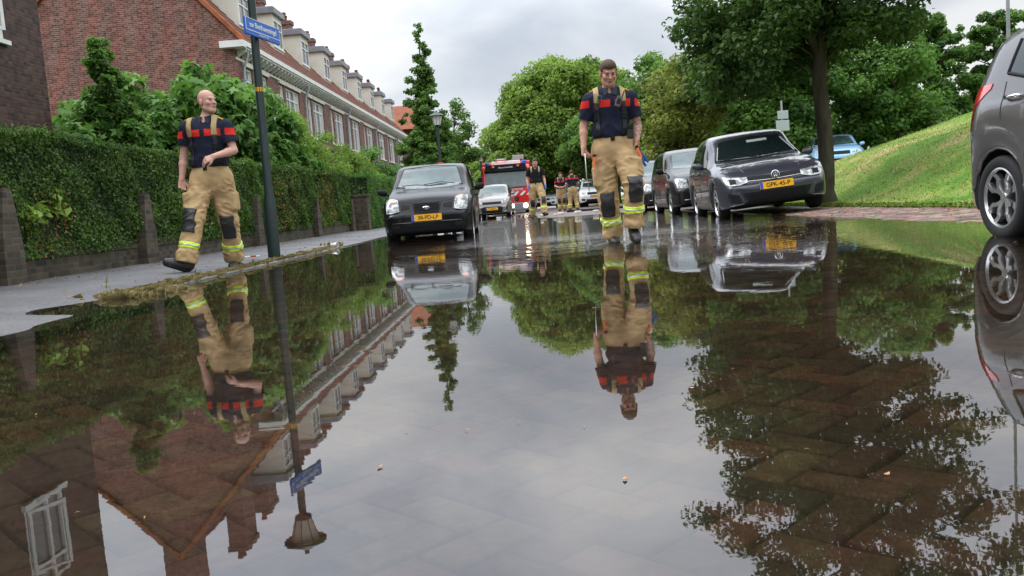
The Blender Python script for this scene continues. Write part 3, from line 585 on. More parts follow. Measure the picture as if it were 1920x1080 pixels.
gp = thing('gate_pillar', 'short square brick gate pillar in front of the bright box hedge', 'pillar', (-4.75, 24.9, 0)); mb = MB(); mb.box(-.2, .2, -.2, .2, -.05, 1.02); mb.build('shaft', MATS['brick_low'], gp, bevel=.01); mb = MB(); mb.box(-.23, .23, -.23, .23, 1.02, 1.09); mb.build('cap', MATS['brick_low'], gp, bevel=.01)
# ================================================================ street lamps, sign posts
def lamp(loc, label, h=3.55, lean=0.0, sticker=None):
    t = thing('street_lamp', label, 'street lamp', loc, (0, lean, 0), 'green street lamps with conical glass lanterns')
    m = MB(); m.lathe([(.075, -.1), (.075, .7), (.052, .78), (.048, h-.42), (.045, h-.36)], 16); m.lathe([(.045, h-.36), (.10, h-.33), (.11, h-.30), (.0, h-.30)], 16); m.build('pole', MATS['pole_green'], t, smooth=True)
    g = MB(); g.lathe([(.10, h-.30), (.185, h-.01)], 8); gl = g.build('lantern', MATS['lamp_glass'], t)
    b = MB()
    for k in range(8):
        a = math.pi/4*k; b.tube([(.10*math.cos(a), .10*math.sin(a), h-.30), (.186*math.cos(a), .186*math.sin(a), h-.01)], .006, 5)
    b.build('lantern_frame', MATS['pole_green'], gl)
    c = MB(); c.lathe([(0, h), (.20, h-.012), (.262, h-.012), (.265, h+.005), (.20, h+.045), (.08, h+.105), (.03, h+.13), (.03, h+.17), (0, h+.18)], 28); c.build('hood', MATS['rust_cap'], t, smooth=True)
    return t
def textmesh(name, s, size, m, parent, M, align='CENTER', ext=0.0015, bold=False):
    cu = bpy.data.curves.new(name, 'FONT'); cu.body = s; cu.size = size; cu.align_x = align; cu.align_y = 'CENTER'; cu.extrude = ext
    if bold: cu.offset = size*0.018
    to = bpy.data.objects.new('tmp', cu); COL.objects.link(to); dg = bpy.context.evaluated_depsgraph_get()
    me = bpy.data.meshes.new_from_object(to.evaluated_get(dg)); bpy.data.objects.remove(to); me.materials.clear(); me.materials.append(m); me.name = name
    o = bpy.data.objects.new(name, me); COL.objects.link(o); o.parent = parent; o.matrix_local = M; return o
l1 = lamp((-3.12, 10.42, 0.02), 'tall dark green lamp post on the kerb carrying the blue street name sign', lean=math.radians(0.6))
st = MB(); st.lathe([(.0505, 2.02), (.0505, 2.07)], 12); st.build('sticker', MATS['plate'], l1)
l2 = lamp((-2.72, 28.6, 0.02), 'green street lamp standing behind the black hatchback with a red plate', h=3.55)
rp = MB(); rp.box(-.09, .09, -.075, -.06, 1.78, 2.02); rp.build('red_plate', MATS['lens_red'], l2, bevel=.01)
l3 = lamp((-2.6, 54, 0.02), 'farthest green street lamp, left of the fire engine', h=3.6)
# street name sign, 2.7 m up the near lamp post, blue with white letters
sg = thing('street_name_sign', 'blue enamel street name sign with white letters on the near lamp post', 'sign', (-2.99, 10.45, 2.755), (0, math.radians(0), math.radians(79)))
m = MB(); m.box(-.42, .42, .0, .03, -.10, .10); m.build('board', MATS['sign_blue'], sg, bevel=.006)
m = MB(); m.box(-.415, .415, -.004, -.001, .090, .096); m.box(-.415, .415, -.004, -.001, -.048, -.041); m.box(-.415, -.409, -.004, -.001, -.04, .09); m.build('border', MATS['sign_white'], sg)
R90 = Matrix.Rotation(math.radians(90), 4, 'X')
textmesh('lettering', 'van Beethovensingel', .090, MATS['sign_white'], sg, Matrix.Translation((0.0, -.003, .024)) @ R90 @ Matrix.Scale(.90, 4, (1, 0, 0)))
textmesh('lettering', 'componist 1770 - 1827', .026, MATS['sign_white'], sg, Matrix.Translation((0, -.003, -.07)) @ R90)
m = MB(); m.box(-.02, .02, .03, .12, -.06, .06); m.build('bracket', MATS['pole_green'], sg)
# notice board on a post behind the dark saloon cars
t = thing('notice_sign', 'pale square notice sign on a thin pole among the trees', 'sign', (8.25, 27.4, .1)); m = MB(); m.lathe([(.03, -.2), (.03, 3.0), (0, 3.0)], 8); m.build('pole', MATS['steel'], t)
m = MB(); m.box(-.21, .21, -.06, -.04, 2.05, 2.38); m.build('board', MATS['zinc'], t, bevel=.02); m = MB(); m.box(-.15, .19, -.06, -.04, 2.42, 2.68); m.build('board', MATS['zinc'], t, bevel=.02)
t = thing('lamp_mast', 'very tall thin grey mast rising above the hill at the right', 'mast', (16.8, 30, 1.5)); m = MB(); m.lathe([(.07, -.5), (.05, 8), (.04, 16), (0, 16)], 10); m.build('pole', MATS['lead'], t, smooth=True); m = MB(); m.box(-.6, .1, -.1, .1, 15.9, 16.02); m.build('lamp_head', MATS['lead'], t, bevel=.02)
# ================================================================ trees and shrubs
def tree(name, label, loc, cat='tree', trunk=None, clumps=(), lsize=.12, dens=260, m='leaf_mid', seed=0, flat=.7, group=None, lim=True, limr=.05, fork=.35, light=0.0, lobed=False):
    """trunk: list of (x,y,z,r) local; clumps: ellipsoids (cx,cy,cz,rx,ry,rz, n sub clumps, sub radius)"""
    rng = np.random.default_rng(seed); o = thing(name, label, cat, loc, group=group)
    tk = MB(); pts = [Vector(p[:3]) for p in trunk]; rs = [p[3] for p in trunk]
    # smooth resample with a wobble
    P2 = []; R2 = []
    for i in range(len(pts)-1):
        k = 4
        for j in range(k):
            f = j/k; w = rs[i]*.18; P2.append(pts[i].lerp(pts[i+1], f)+Vector((rng.normal(0, w), rng.normal(0, w), 0))*(0 if i == 0 and j == 0 else 1)); R2.append(rs[i]*(1-f)+rs[i+1]*f)
    P2.append(pts[-1]); R2.append(rs[-1])
    R2[0] *= 1.25
    tk.tube(P2, R2, 10)
    Cs = []; Ns = []; va = []; subs = []
    for (cx, cy, cz, rx, ry, rz, ns, sr) in clumps:
        for k in range(ns):
            d = rng.normal(size=3); d /= np.linalg.norm(d); rad = rng.random()**.38
            subs.append((cx+d[0]*rx*rad, cy+d[1]*ry*rad, cz+d[2]*rz*rad, sr*(.65+.7*rng.random()), (cx, cy, cz)))
    for q, (x, y, z, r, c0) in enumerate(subs):
        n = int(dens*(r/subs[0][3])**2*(.8+.4*rng.random())) if True else dens
        d = unit(rng.normal(size=(n, 3))); rad = rng.random(n)**.45
        p = np.array([x, y, z])+d*rad[:, None]*np.array([r, r, r*flat]); p[:, 2] += -.12*r*(d[:, 0]**2+d[:, 1]**2)*rad
        nn = unit(d*.6+np.array([0, 0, .55])+rng.normal(0, .5, (n, 3)))
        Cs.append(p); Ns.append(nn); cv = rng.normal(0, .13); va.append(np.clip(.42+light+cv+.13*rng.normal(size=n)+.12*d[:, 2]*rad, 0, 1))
        if lim and (limr != .048 or z > 3.3) and (q % (3 if limr < .045 or limr > .05 else 6) == 0 or len(subs) < 30):
            # a limb from the trunk out to this leaf cluster
            zt = max(pts[1].z if len(pts) > 2 else pts[0].z, min(z-.5*math.hypot(x-pts[-1].x, y-pts[-1].y)-.2, pts[-1].z))
            i = 0
            while i < len(pts)-2 and pts[i+1].z < zt: i += 1
            f = (zt-pts[i].z)/max(1e-3, pts[i+1].z-pts[i].z); f = min(max(f, 0), 1); s = pts[i].lerp(pts[i+1], f); e = Vector((x, y, z)); mid = s.lerp(e, .5)+Vector((rng.normal(0, .1), rng.normal(0, .1), .12))*(e-s).length*.5
            lr = limr*(.5+.6*rng.random()); tk.tube([s, s.lerp(mid, .5)+Vector((0, 0, .03)), mid, e], [lr, lr*.8, lr*.55, lr*.15], 5)
    tk.build('trunk', MATS['bark'], o, smooth='all')
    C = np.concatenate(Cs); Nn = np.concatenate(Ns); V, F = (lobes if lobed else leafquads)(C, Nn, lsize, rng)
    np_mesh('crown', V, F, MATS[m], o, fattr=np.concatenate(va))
    return o
def lobes(C, Nn, size, rng):
    n = len(C); a = rng.normal(size=(n, 3)); a -= Nn*(a*Nn).sum(1, keepdims=True); a /= np.linalg.norm(a, axis=1, keepdims=True)+1e-9; b = np.cross(Nn, a); s = (size*(0.6+0.8*rng.random(n)))[:, None]
    P = []
    for k in range(10):
        an = math.pi*2*k/10+math.pi; r = (.30 if k % 2 else (.12 if k == 0 else .58)); x = r*math.cos(an)+.1; y = r*math.sin(an); P.append(C+a*s*x+b*s*y-Nn*s*.35*(x*x+y*y)+Nn*s*.06*(k % 2))
    return np.stack(P, 1).reshape(-1, 3), np.arange(n*10).reshape(-1, 10)
def ell(cx, cy, cz, rx, ry, rz, n, r): return (cx, cy, cz, rx, ry, rz, n, r)
# the big street tree behind the parked saloon; its crown fills the upper right and the puddle
tree('street_tree', 'big dark street tree with straight trunk behind the dark parked hatchback', (5.32, 15.3, .05), trunk=[(0, 0, -.1, .17), (0, 0, .6, .135), (-.03, 0, 2.6, .12), (.0, 0, 4, .105), (.1, 0, 6, .10), (.1, 0, 7.6, .05)],
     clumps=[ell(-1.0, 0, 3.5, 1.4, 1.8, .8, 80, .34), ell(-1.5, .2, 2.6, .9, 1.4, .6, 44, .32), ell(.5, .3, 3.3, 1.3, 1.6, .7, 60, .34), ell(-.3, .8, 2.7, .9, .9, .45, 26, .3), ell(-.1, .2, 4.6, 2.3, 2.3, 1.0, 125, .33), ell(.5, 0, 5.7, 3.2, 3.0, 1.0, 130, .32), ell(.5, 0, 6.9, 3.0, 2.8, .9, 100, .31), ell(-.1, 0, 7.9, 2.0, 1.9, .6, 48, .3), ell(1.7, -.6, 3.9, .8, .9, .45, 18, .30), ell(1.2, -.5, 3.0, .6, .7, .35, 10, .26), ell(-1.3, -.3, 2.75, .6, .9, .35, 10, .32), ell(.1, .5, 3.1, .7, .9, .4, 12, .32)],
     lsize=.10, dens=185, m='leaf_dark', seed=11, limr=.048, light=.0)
tree('street_tree', 'second dark tree overhanging the grey car at the right edge', (7.6, 5.6, .4), trunk=[(0, 0, -.3, .2), (0, 0, 2, .15), (-.2, 0, 4.5, .12), (-.3, 0, 7, .06)],
     clumps=[ell(-1.4, .3, 5.6, 2.3, 2.2, 1.1, 95, .42), ell(-.9, 0, 6.8, 2.2, 2.2, 1.0, 70, .42)], lsize=.115, dens=140, m='leaf_dark', seed=12)
tree('broadleaf_tree', 'huge light green round tree closing the view at the end of the street', (3.6, 63, .05), trunk=[(0, 0, -.3, .45), (0, 0, 3, .35), (.2, 0, 7, .22), (0, 0, 9.5, .1)],
     clumps=[ell(.2, 0, 7.4, 4.8, 4.2, 3.6, 170, 1.05), ell(-1.2, -.5, 4.8, 4.8, 4, 2.6, 130, 1.05), ell(-3.0, -1.5, 2.8, 3.6, 3, 1.9, 70, .95), ell(2.6, 0, 5, 3.6, 4, 3, 90, 1.0), ell(-5.2, -3, 2.0, 2.4, 3, 1.5, 40, .9)], lsize=.27, dens=200, m='leaf_light', seed=13, limr=.12)
tree('broadleaf_tree', 'dark green shady tree beside the huge light green one', (5.6, 52, .05), trunk=[(0, 0, -.3, .28), (0, 0, 2.4, .24), (.1, 0, 4, .18), (0, 0, 6, .1)],
     clumps=[ell(.6, 0, 4.6, 2.8, 2.5, 2.2, 90, .8), ell(-1.5, 0, 3.7, 1.6, 2, 1.2, 36, .7)], lsize=.22, dens=190, m='leaf_mid', seed=14, limr=.1)
# narrow fir-like tree and shrubby companion on the left
cl = [ell(.35*math.sin(k*2.4)*(1-k/17), 0, 1.6+7.3*k/17, 1.95*(1-(k/17)**.7)**.95+.16, 1.6*(1-(k/17)**.7)**.95+.14, .5, max(5, int(34*(1-k/19))), .22*(1-k/17)+.13) for k in range(18)]
tree('slender_tree', 'narrow pointed green tree between the brick row and the lamp', (-4.45, 41, .05), trunk=[(0, 0, -.2, .14), (0, 0, 3, .10), (0, 0, 6, .06), (0, 0, 8.6, .02)], clumps=cl, lsize=.14, dens=95, m='leaf_mid', seed=15, limr=.022, light=.08)
tree('slender_tree', 'low spreading green tree just right of the pointed one', (-3.7, 43, .05), trunk=[(0, 0, -.2, .12), (0, 0, 2, .1), (0.4, 0, 4.2, .05)], clumps=[ell(.0, 0, 3.3, 1.5, 1.5, 1.7, 42, .45), ell(.8, 0, 4.6, .7, .8, 1.2, 14, .3), ell(1.3, 0, 3.3, .8, .9, .5, 14, .3), ell(-.6, 0, 1.8, 1.5, 1.3, 1.0, 26, .45)], lsize=.15, dens=120, m='leaf_mid', seed=16, limr=.03)
tree('round_shrub', 'leafy green shrub under the narrow pointed tree', (-5.9, 33, .05), 'shrub', trunk=[(0, 0, -.2, .07), (0, 0, 1.2, .05), (0, 0, 2, .02)], clumps=[ell(0, 0, 1.9, 1.1, 1.2, 1.2, 36, .42), ell(-.9, 0, 1.3, .8, .9, 1.0, 14, .35)], lsize=.12, dens=130, m='leaf_fig', seed=17, limr=.02)
tree('distant_tree', 'pale green tree far down the street behind the farthest lamp', (-4.9, 76, .05), trunk=[(0, 0, -.2, .25), (0, 0, 3, .2), (0, 0, 5, .1)], clumps=[ell(0, 0, 3.4, 3.2, 2.4, 2.0, 50, .9)], lsize=.3, dens=120, m='leaf_light', seed=18, limr=.06)
# fig bush and columnar shrub in the front garden
tree('fig_bush', 'large leafed fig bush above the hedge behind the bald firefighter', (-7.1, 17.2, .05), 'bush', trunk=[(0, 0, -.2, .09), (0, 0, 1.2, .07), (0, 0, 2.4, .03)],
     clumps=[ell(-.2, 0, 2.3, 1.5, 1.5, 1.2, 60, .42), ell(.5, 1.2, 2.6, 1.0, 1.4, 1.1, 44, .40), ell(.4, 3.2, 2.4, 1.2, 2.0, 1.5, 75, .42), ell(.5, 5.6, 1.9, .9, 1.6, 1.0, 34, .4), ell(-.4, -1.9, 1.9, .9, 1.2, .8, 30, .36), ell(.5, 1.5, 3.3, .6, 1.2, .5, 16, .3)], lsize=.20, dens=90, m='leaf_fig', seed=21, limr=.025, light=.08, lobed=True)
cl = [ell(.05*math.sin(k*2.1), 0, 1.4+.25*k, (.34, .34, .36, .3, .3, .26, .25, .27, .24, .16)[k], .26, .2, 9, .15) for k in range(10)]+[ell(.38, .1, 2.3, .22, .2, .55, 14, .15), ell(-.3, 0, 1.9, .2, .2, .4, 10, .14)]
tree('columnar_shrub', 'narrow upright dark shrub rising out of the fig bush', (-7.25, 15.2, .05), 'shrub', trunk=[(0, 0, -.2, .04), (0, 0, 2, .03), (0, 0, 3.6, .01)], clumps=cl, lsize=.075, dens=110, m='leaf_mid', seed=22, limr=.01)
tree('feathery_shrub', 'loose light green shrub right of the lamp post, before the house row', (-6.7, 25, .05), 'shrub', trunk=[(0, 0, -.2, .06), (0, 0, 1.5, .05), (0, 0, 2.6, .02)],
     clumps=[ell(.0, -1.4, 2.3, 1.0, 1.7, 1.4, 80, .36), ell(.2, 2.0, 2.1, 1.0, 2.4, 1.2, 80, .36), ell(.3, -3.0, 2.7, .7, 1.0, 1.0, 34, .3), ell(.4, 5.6, 1.8, 1.0, 2.0, 1.1, 50, .36)], lsize=.09, dens=170, m='leaf_light', seed=23, limr=.02)
# trees behind the parked cars on the right
tree('lime_tree', 'olive green tree with yellowing seed clusters behind the two dark cars', (7.0, 36, .1), trunk=[(0, 0, -.3, .16), (0, 0, 2, .14), (0, 0, 4, .08), (0, 0, 5.4, .03)], clumps=[ell(0, 0, 3.9, 2.1, 2, 2.1, 90, .55), ell(-.9, 0, 2.2, 1.2, 1.2, .9, 26, .45)], lsize=.17, dens=150, m='leaf_yellow', seed=31, limr=.05)
tree('lime_tree', 'dense mid green tree directly behind the dark parked hatchback', (9.4, 33, .1), trunk=[(0, 0, -.3, .2), (0, 0, 2, .16), (0, 0, 5, .09), (0, 0, 7, .04)], clumps=[ell(0, 0, 4.9, 2.4, 2.2, 2.4, 110, .6), ell(.4, 0, 2.6, 2.2, 1.5, 1.2, 50, .5)], lsize=.18, dens=160, m='leaf_mid', seed=32, limr=.06)
tree('lime_tree', 'tall green tree partly hidden by the tattooed walker, right of the huge tree', (8.8, 48, .1), trunk=[(0, 0, -.3, .22), (0, 0, 3, .18), (0, 0, 6, .1), (0, 0, 8, .04)], clumps=[ell(0, 0, 5.2, 3.4, 3, 3.0, 130, .8)], lsize=.22, dens=170, m='leaf_mid', seed=33, limr=.08, light=-.05)
tree('maple_tree', 'bushy mid green tree right of the big trunk, above the light blue car', (14.6, 34, .6), trunk=[(0, 0, -.5, .2), (0, 0, 1.6, .16), (0, 0, 4, .1), (0, 0, 5.6, .04)], clumps=[ell(-.8, 0, 3.6, 2.5, 2.2, 2.4, 120, .6), ell(.2, 0, 1.9, 2.2, 1.8, 1.3, 50, .5)], lsize=.18, dens=160, m='leaf_mid', seed=34, limr=.06, light=.05)
for k, (x, y, hh, w, s, lb) in enumerate([(19.8, 46, 6.4, 1.7, 41, 'dark layered tree on the skyline nearest the big tree'), (22.6, 47, 8.2, 2.0, 42, 'tallest dark layered tree on the hill skyline'), (26.2, 48, 8.2, 2.2, 43, 'dark layered tree on the skyline beside the grey mast')]):
    cl = []
    for j in range(9):
        f = j/8; cl.append(ell((k*1.7+j*2.3) % 1-.5, 0, 1.0+(hh-1.3)*f, w*(1-.5*f)+.25, w*(1-.5*f)+.2, .5, int(24*(1-.45*f)), .46*(1-.25*f)))
    tree('alder_tree', lb, (x, y, .7), trunk=[(0, 0, -.5, .2), (0, 0, 3, .15), (0, 0, hh*.75, .08), (0, 0, hh, .03)], clumps=cl, lsize=.2, dens=130, m='leaf_mid', light=-.1, seed=s, limr=.05, group='dark trees on the skyline')
tree('sapling', 'small bright green sapling next to the grey mast', (20.6, 36, .8), trunk=[(0, 0, -.5, .06), (0, 0, 2, .04), (0, 0, 3.6, .02)], clumps=[ell(0, 0, 3.0, .7, .7, 1.4, 22, .32)], lsize=.14, dens=90, m='leaf_light', seed=45, limr=.02)
tree('shade_bush', 'dark green thicket behind the parked cars on the right', (9.0, 39, .1), 'bush', trunk=[(0, 0, -.3, .1), (0, 0, 1.4, .06), (0, 0, 1.8, .03)], clumps=[ell(-2, 0, 1.3, 2.2, 1.2, 1.0, 40, .55), ell(2.2, 0, 1.5, 2.4, 1.2, 1.2, 44, .55), ell(6.5, 1, 1.8, 3.0, 1.2, 1.4, 54, .6)], lsize=.2, dens=150, m='leaf_dark', seed=46, limr=.03)
tree('far_trees', 'distant dark green tree belt behind the hill and the street end', (14, 75, .1), 'tree belt', trunk=[(0, 0, -.3, .3), (0, 0, 2, .25), (0, 0, 6, .1)], clumps=[ell(-3, 0, 3.5, 5, 2, 3.0, 60, 1.2), ell(7, 0, 3.8, 7, 2, 3.2, 80, 1.2), ell(22, -4, 4.2, 9, 2, 3.2, 90, 1.2)], lsize=.4, dens=150, m='leaf_dark', seed=47, limr=.05)['kind'] = 'stuff'
tree('far_trees', 'tall dark trees added out of view behind the viewpoint to darken reflections in the cars', (2, -16, 0), 'tree belt', trunk=[(0, 0, -.3, .3), (0, 0, 2, .25), (0, 0, 6, .1)], clumps=[ell(0, 0, 5, 15, 2.5, 5.0, 120, 1.7)], lsize=.55, dens=110, m='leaf_dark', seed=49, limr=.05)['kind'] = 'stuff'  # unseen belt, added so the car paint mirrors something dark instead of sky
tree('maple_seedling', 'yellow green maple seedling growing out of the hedge near the wall', (-5.15, 8.75, .4), 'plant', trunk=[(0, 0, -.1, .012), (.05, 0, .2, .008), (.08, 0, .35, .004)], clumps=[ell(.12, -.1, .30, .12, .3, .14, 6, .1), ell(.1, .4, .42, .1, .25, .1, 4, .1)], lsize=.11, dens=9, m='leaf_light', seed=48, limr=.004, light=.4)
# ---------------------------------------------------------------- grass
def blades(name, X, Y, Z, h, wd, m, seed, lean=.4, kindd='stuff', label=None, cat=None):
    rng = np.random.default_rng(seed); n = len(X); a = rng.random(n)*6.283; l = h*(.5+rng.random(n)); ln = l*lean*rng.random(n); dx, dy = np.cos(a), np.sin(a); px, py = -dy*wd/2, dx*wd/2
    b = np.stack([X, Y, Z-.01], 1); m1 = b+np.stack([dx*ln*.4, dy*ln*.4, l*.6], 1); tp = b+np.stack([dx*ln, dy*ln, l*(1-.3*lean)], 1); s = np.stack([px, py, 0*px], 1)
    V = np.stack([b-s, b+s, m1+s*.8, tp, m1-s*.8], 1).reshape(-1, 3); F = np.arange(n*5).reshape(-1, 5)
    o = np_mesh(name, V, F, MATS[m], fattr=np.clip(rng.normal(.45, .22, n), 0, 1)); setp(o, label, cat, kind=kindd); return o
rng = np.random.default_rng(9)
n = 60000; Y = 8+18*rng.random(n)**1.2; X = 5.25+rng.random(n)*7.5; Z = z_lawn(X, Y); q = rng.random(n) < .9
blades('grass', X[q], Y[q], Z[q], .032, .009, 'grass_blade', 5, .8, label='short green grass covering the hillside', cat='grass')
n = 30000; Y = 8+18*rng.random(n); X = 5.7+rng.random(n)*7; k = (wav(X*1.5, Y*2.5, 1.2) > .35) | ((np.abs(z_lawn(X, Y)-.62-.12*wav(X, Y*2)) < .13) & (wav(X*3, Y*3) > -.2)); k &= rng.random(n) < .9; X, Y = X[k], Y[k]; blades('dry_grass', X, Y, z_lawn(X, Y), .05, .008, 'grass_straw', 6, 1.0, label='dry straw coloured grass patches on the hillside', cat='grass')
n = 2000; Y = 6.05+7.5*rng.random(n)**1.6; X = -2.99+rng.normal(0, .035, n)+.05*(Y < 6.6); dn = wav(X*0, Y*9) > -.35; X, Y = X[dn], Y[dn]; blades('kerb_grass', X, Y, 0*X, .075, .0035, 'grass_straw', 7, 1.5, label='straw and green grass growing along the flooded kerb', cat='grass')
n = 420; Y = 6.05+.5*rng.random(n)**.8; X = -2.95+rng.normal(0, .13, n); blades('kerb_grass', X, Y, 0*X-.01, .08, .005, 'grass_straw', 8, 2.0, label='green grass tuft lying in the water at the kerb corner', cat='grass')
for (x, y, n, hh) in ((-3.05, 7.6, 6, .11), (-3.25, 6.5, 4, .15), (-3.0, 12.9, 10, .13), (-2.98, 9.2, 8, .11)):
    X = x+rng.normal(0, .035, n); Y = y+rng.normal(0, .035, n); blades('grass_tuft', X, Y, 0*X, hh, .0025, 'grass_blade', int(y*10), .7, label='grass tuft on the kerb', cat='grass')
n = 2600; Y = 8+14*rng.random(n); X = 5.04+rng.normal(0, .05, n); blades('edge_grass', X, Y, z_lawn(X, Y), .06, .006, 'grass_blade', 17, 1.2, label='grass fringe hanging over the edge of the parking bay', cat='grass')
# ================================================================ vehicles
def car_paint(name, col, metal=0.35, rough=0.32):
    m = mat(name, col, rough, metal=metal, coat=1.0, spec=0.15, coord='obj'); m.node_tree.nodes['Principled BSDF'].inputs['Coat Roughness'].default_value = 0.03
    # rain beads on wet paint
    t = m.node_tree; v = N(t, 'ShaderNodeTexVoronoi'); v.inputs['Scale'].default_value = 75; tcn = N(t, 'ShaderNodeTexCoord'); t.links.new(tcn.outputs['Object'], v.inputs['Vector'])
    r = N(t, 'ShaderNodeMapRange'); r.inputs['From Min'].default_value = 0.0; r.inputs['From Max'].default_value = 0.28; r.inputs['To Min'].default_value = 1; r.inputs['To Max'].default_value = 0; t.links.new(v.outputs['Distance'], r.inputs['Value'])
    b2 = N(t, 'ShaderNodeBump'); b2.inputs['Strength'].default_value = 0.05; b2.inputs['Distance'].default_value = 0.002; t.links.new(r.outputs[0], b2.inputs['Height']); t.links.new(b2.outputs[0], t.nodes['Principled BSDF'].inputs['Coat Normal'])
    return m
car_paint('paint_black', (0.006, 0.006, 0.007), 0.0, 0.3); MATS['paint_black'].node_tree.nodes['Principled BSDF'].inputs['Coat Weight'].default_value = 0.35; car_paint('paint_slate', (0.045, 0.045, 0.060), 0.4, 0.36); car_paint('paint_grey', (0.115, 0.11, 0.11), 0.5, 0.36)
car_paint('paint_silver', (0.20, 0.18, 0.168), 0.55, 0.35); car_paint('paint_dark', (0.016, 0.015, 0.017), 0.2, 0.3); MATS['paint_dark'].node_tree.nodes['Principled BSDF'].inputs['Coat Weight'].default_value = 0.6; car_paint('paint_blue', (0.30, 0.52, 0.78), 0.1, 0.35); car_paint('paint_white', (0.66, 0.68, 0.70), 0.0, 0.3); car_paint('paint_navy', (0.03, 0.06, 0.14), 0.3, 0.3)
mat('car_glass', (0.010, 0.016, 0.016), 0.02, spec=0.6); mat('screen_glass', (0.03, 0.055, 0.052), 0.02, spec=0.9, col2=(0.06, 0.10, 0.095), scale=3.5, coord='obj', detail=1); mat('seal', (0.01, 0.01, 0.01), 0.6); mat('pale_plastic', (0.45, 0.5, 0.48), 0.4)
mat('lamp_on', (0.9, 0.85, 0.7), 0.3, emit=((1.0, 0.86, 0.62), 9.0))
def cr_interp(xs, ys, x):
    """monotone-ish smooth interpolation"""
    xs = np.asarray(xs, float); ys = np.asarray(ys, float); x = np.asarray(x, float)
    h = np.diff(xs); d = np.diff(ys)/h; m = np.zeros(len(xs)); m[1:-1] = np.where(d[1:]*d[:-1] > 0, 2*d[1:]*d[:-1]/(d[1:]+d[:-1]+1e-12), 0); m[0] = d[0]; m[-1] = d[-1]
    i = np.clip(np.searchsorted(xs, x)-1, 0, len(xs)-2); t = np.clip((x-xs[i])/h[i], 0, 1)
    return (2*t**3-3*t**2+1)*ys[i]+(t**3-2*t**2+t)*h[i]*m[i]+(-2*t**3+3*t**2)*ys[i+1]+(t**3-t**2)*h[i]*m[i+1]
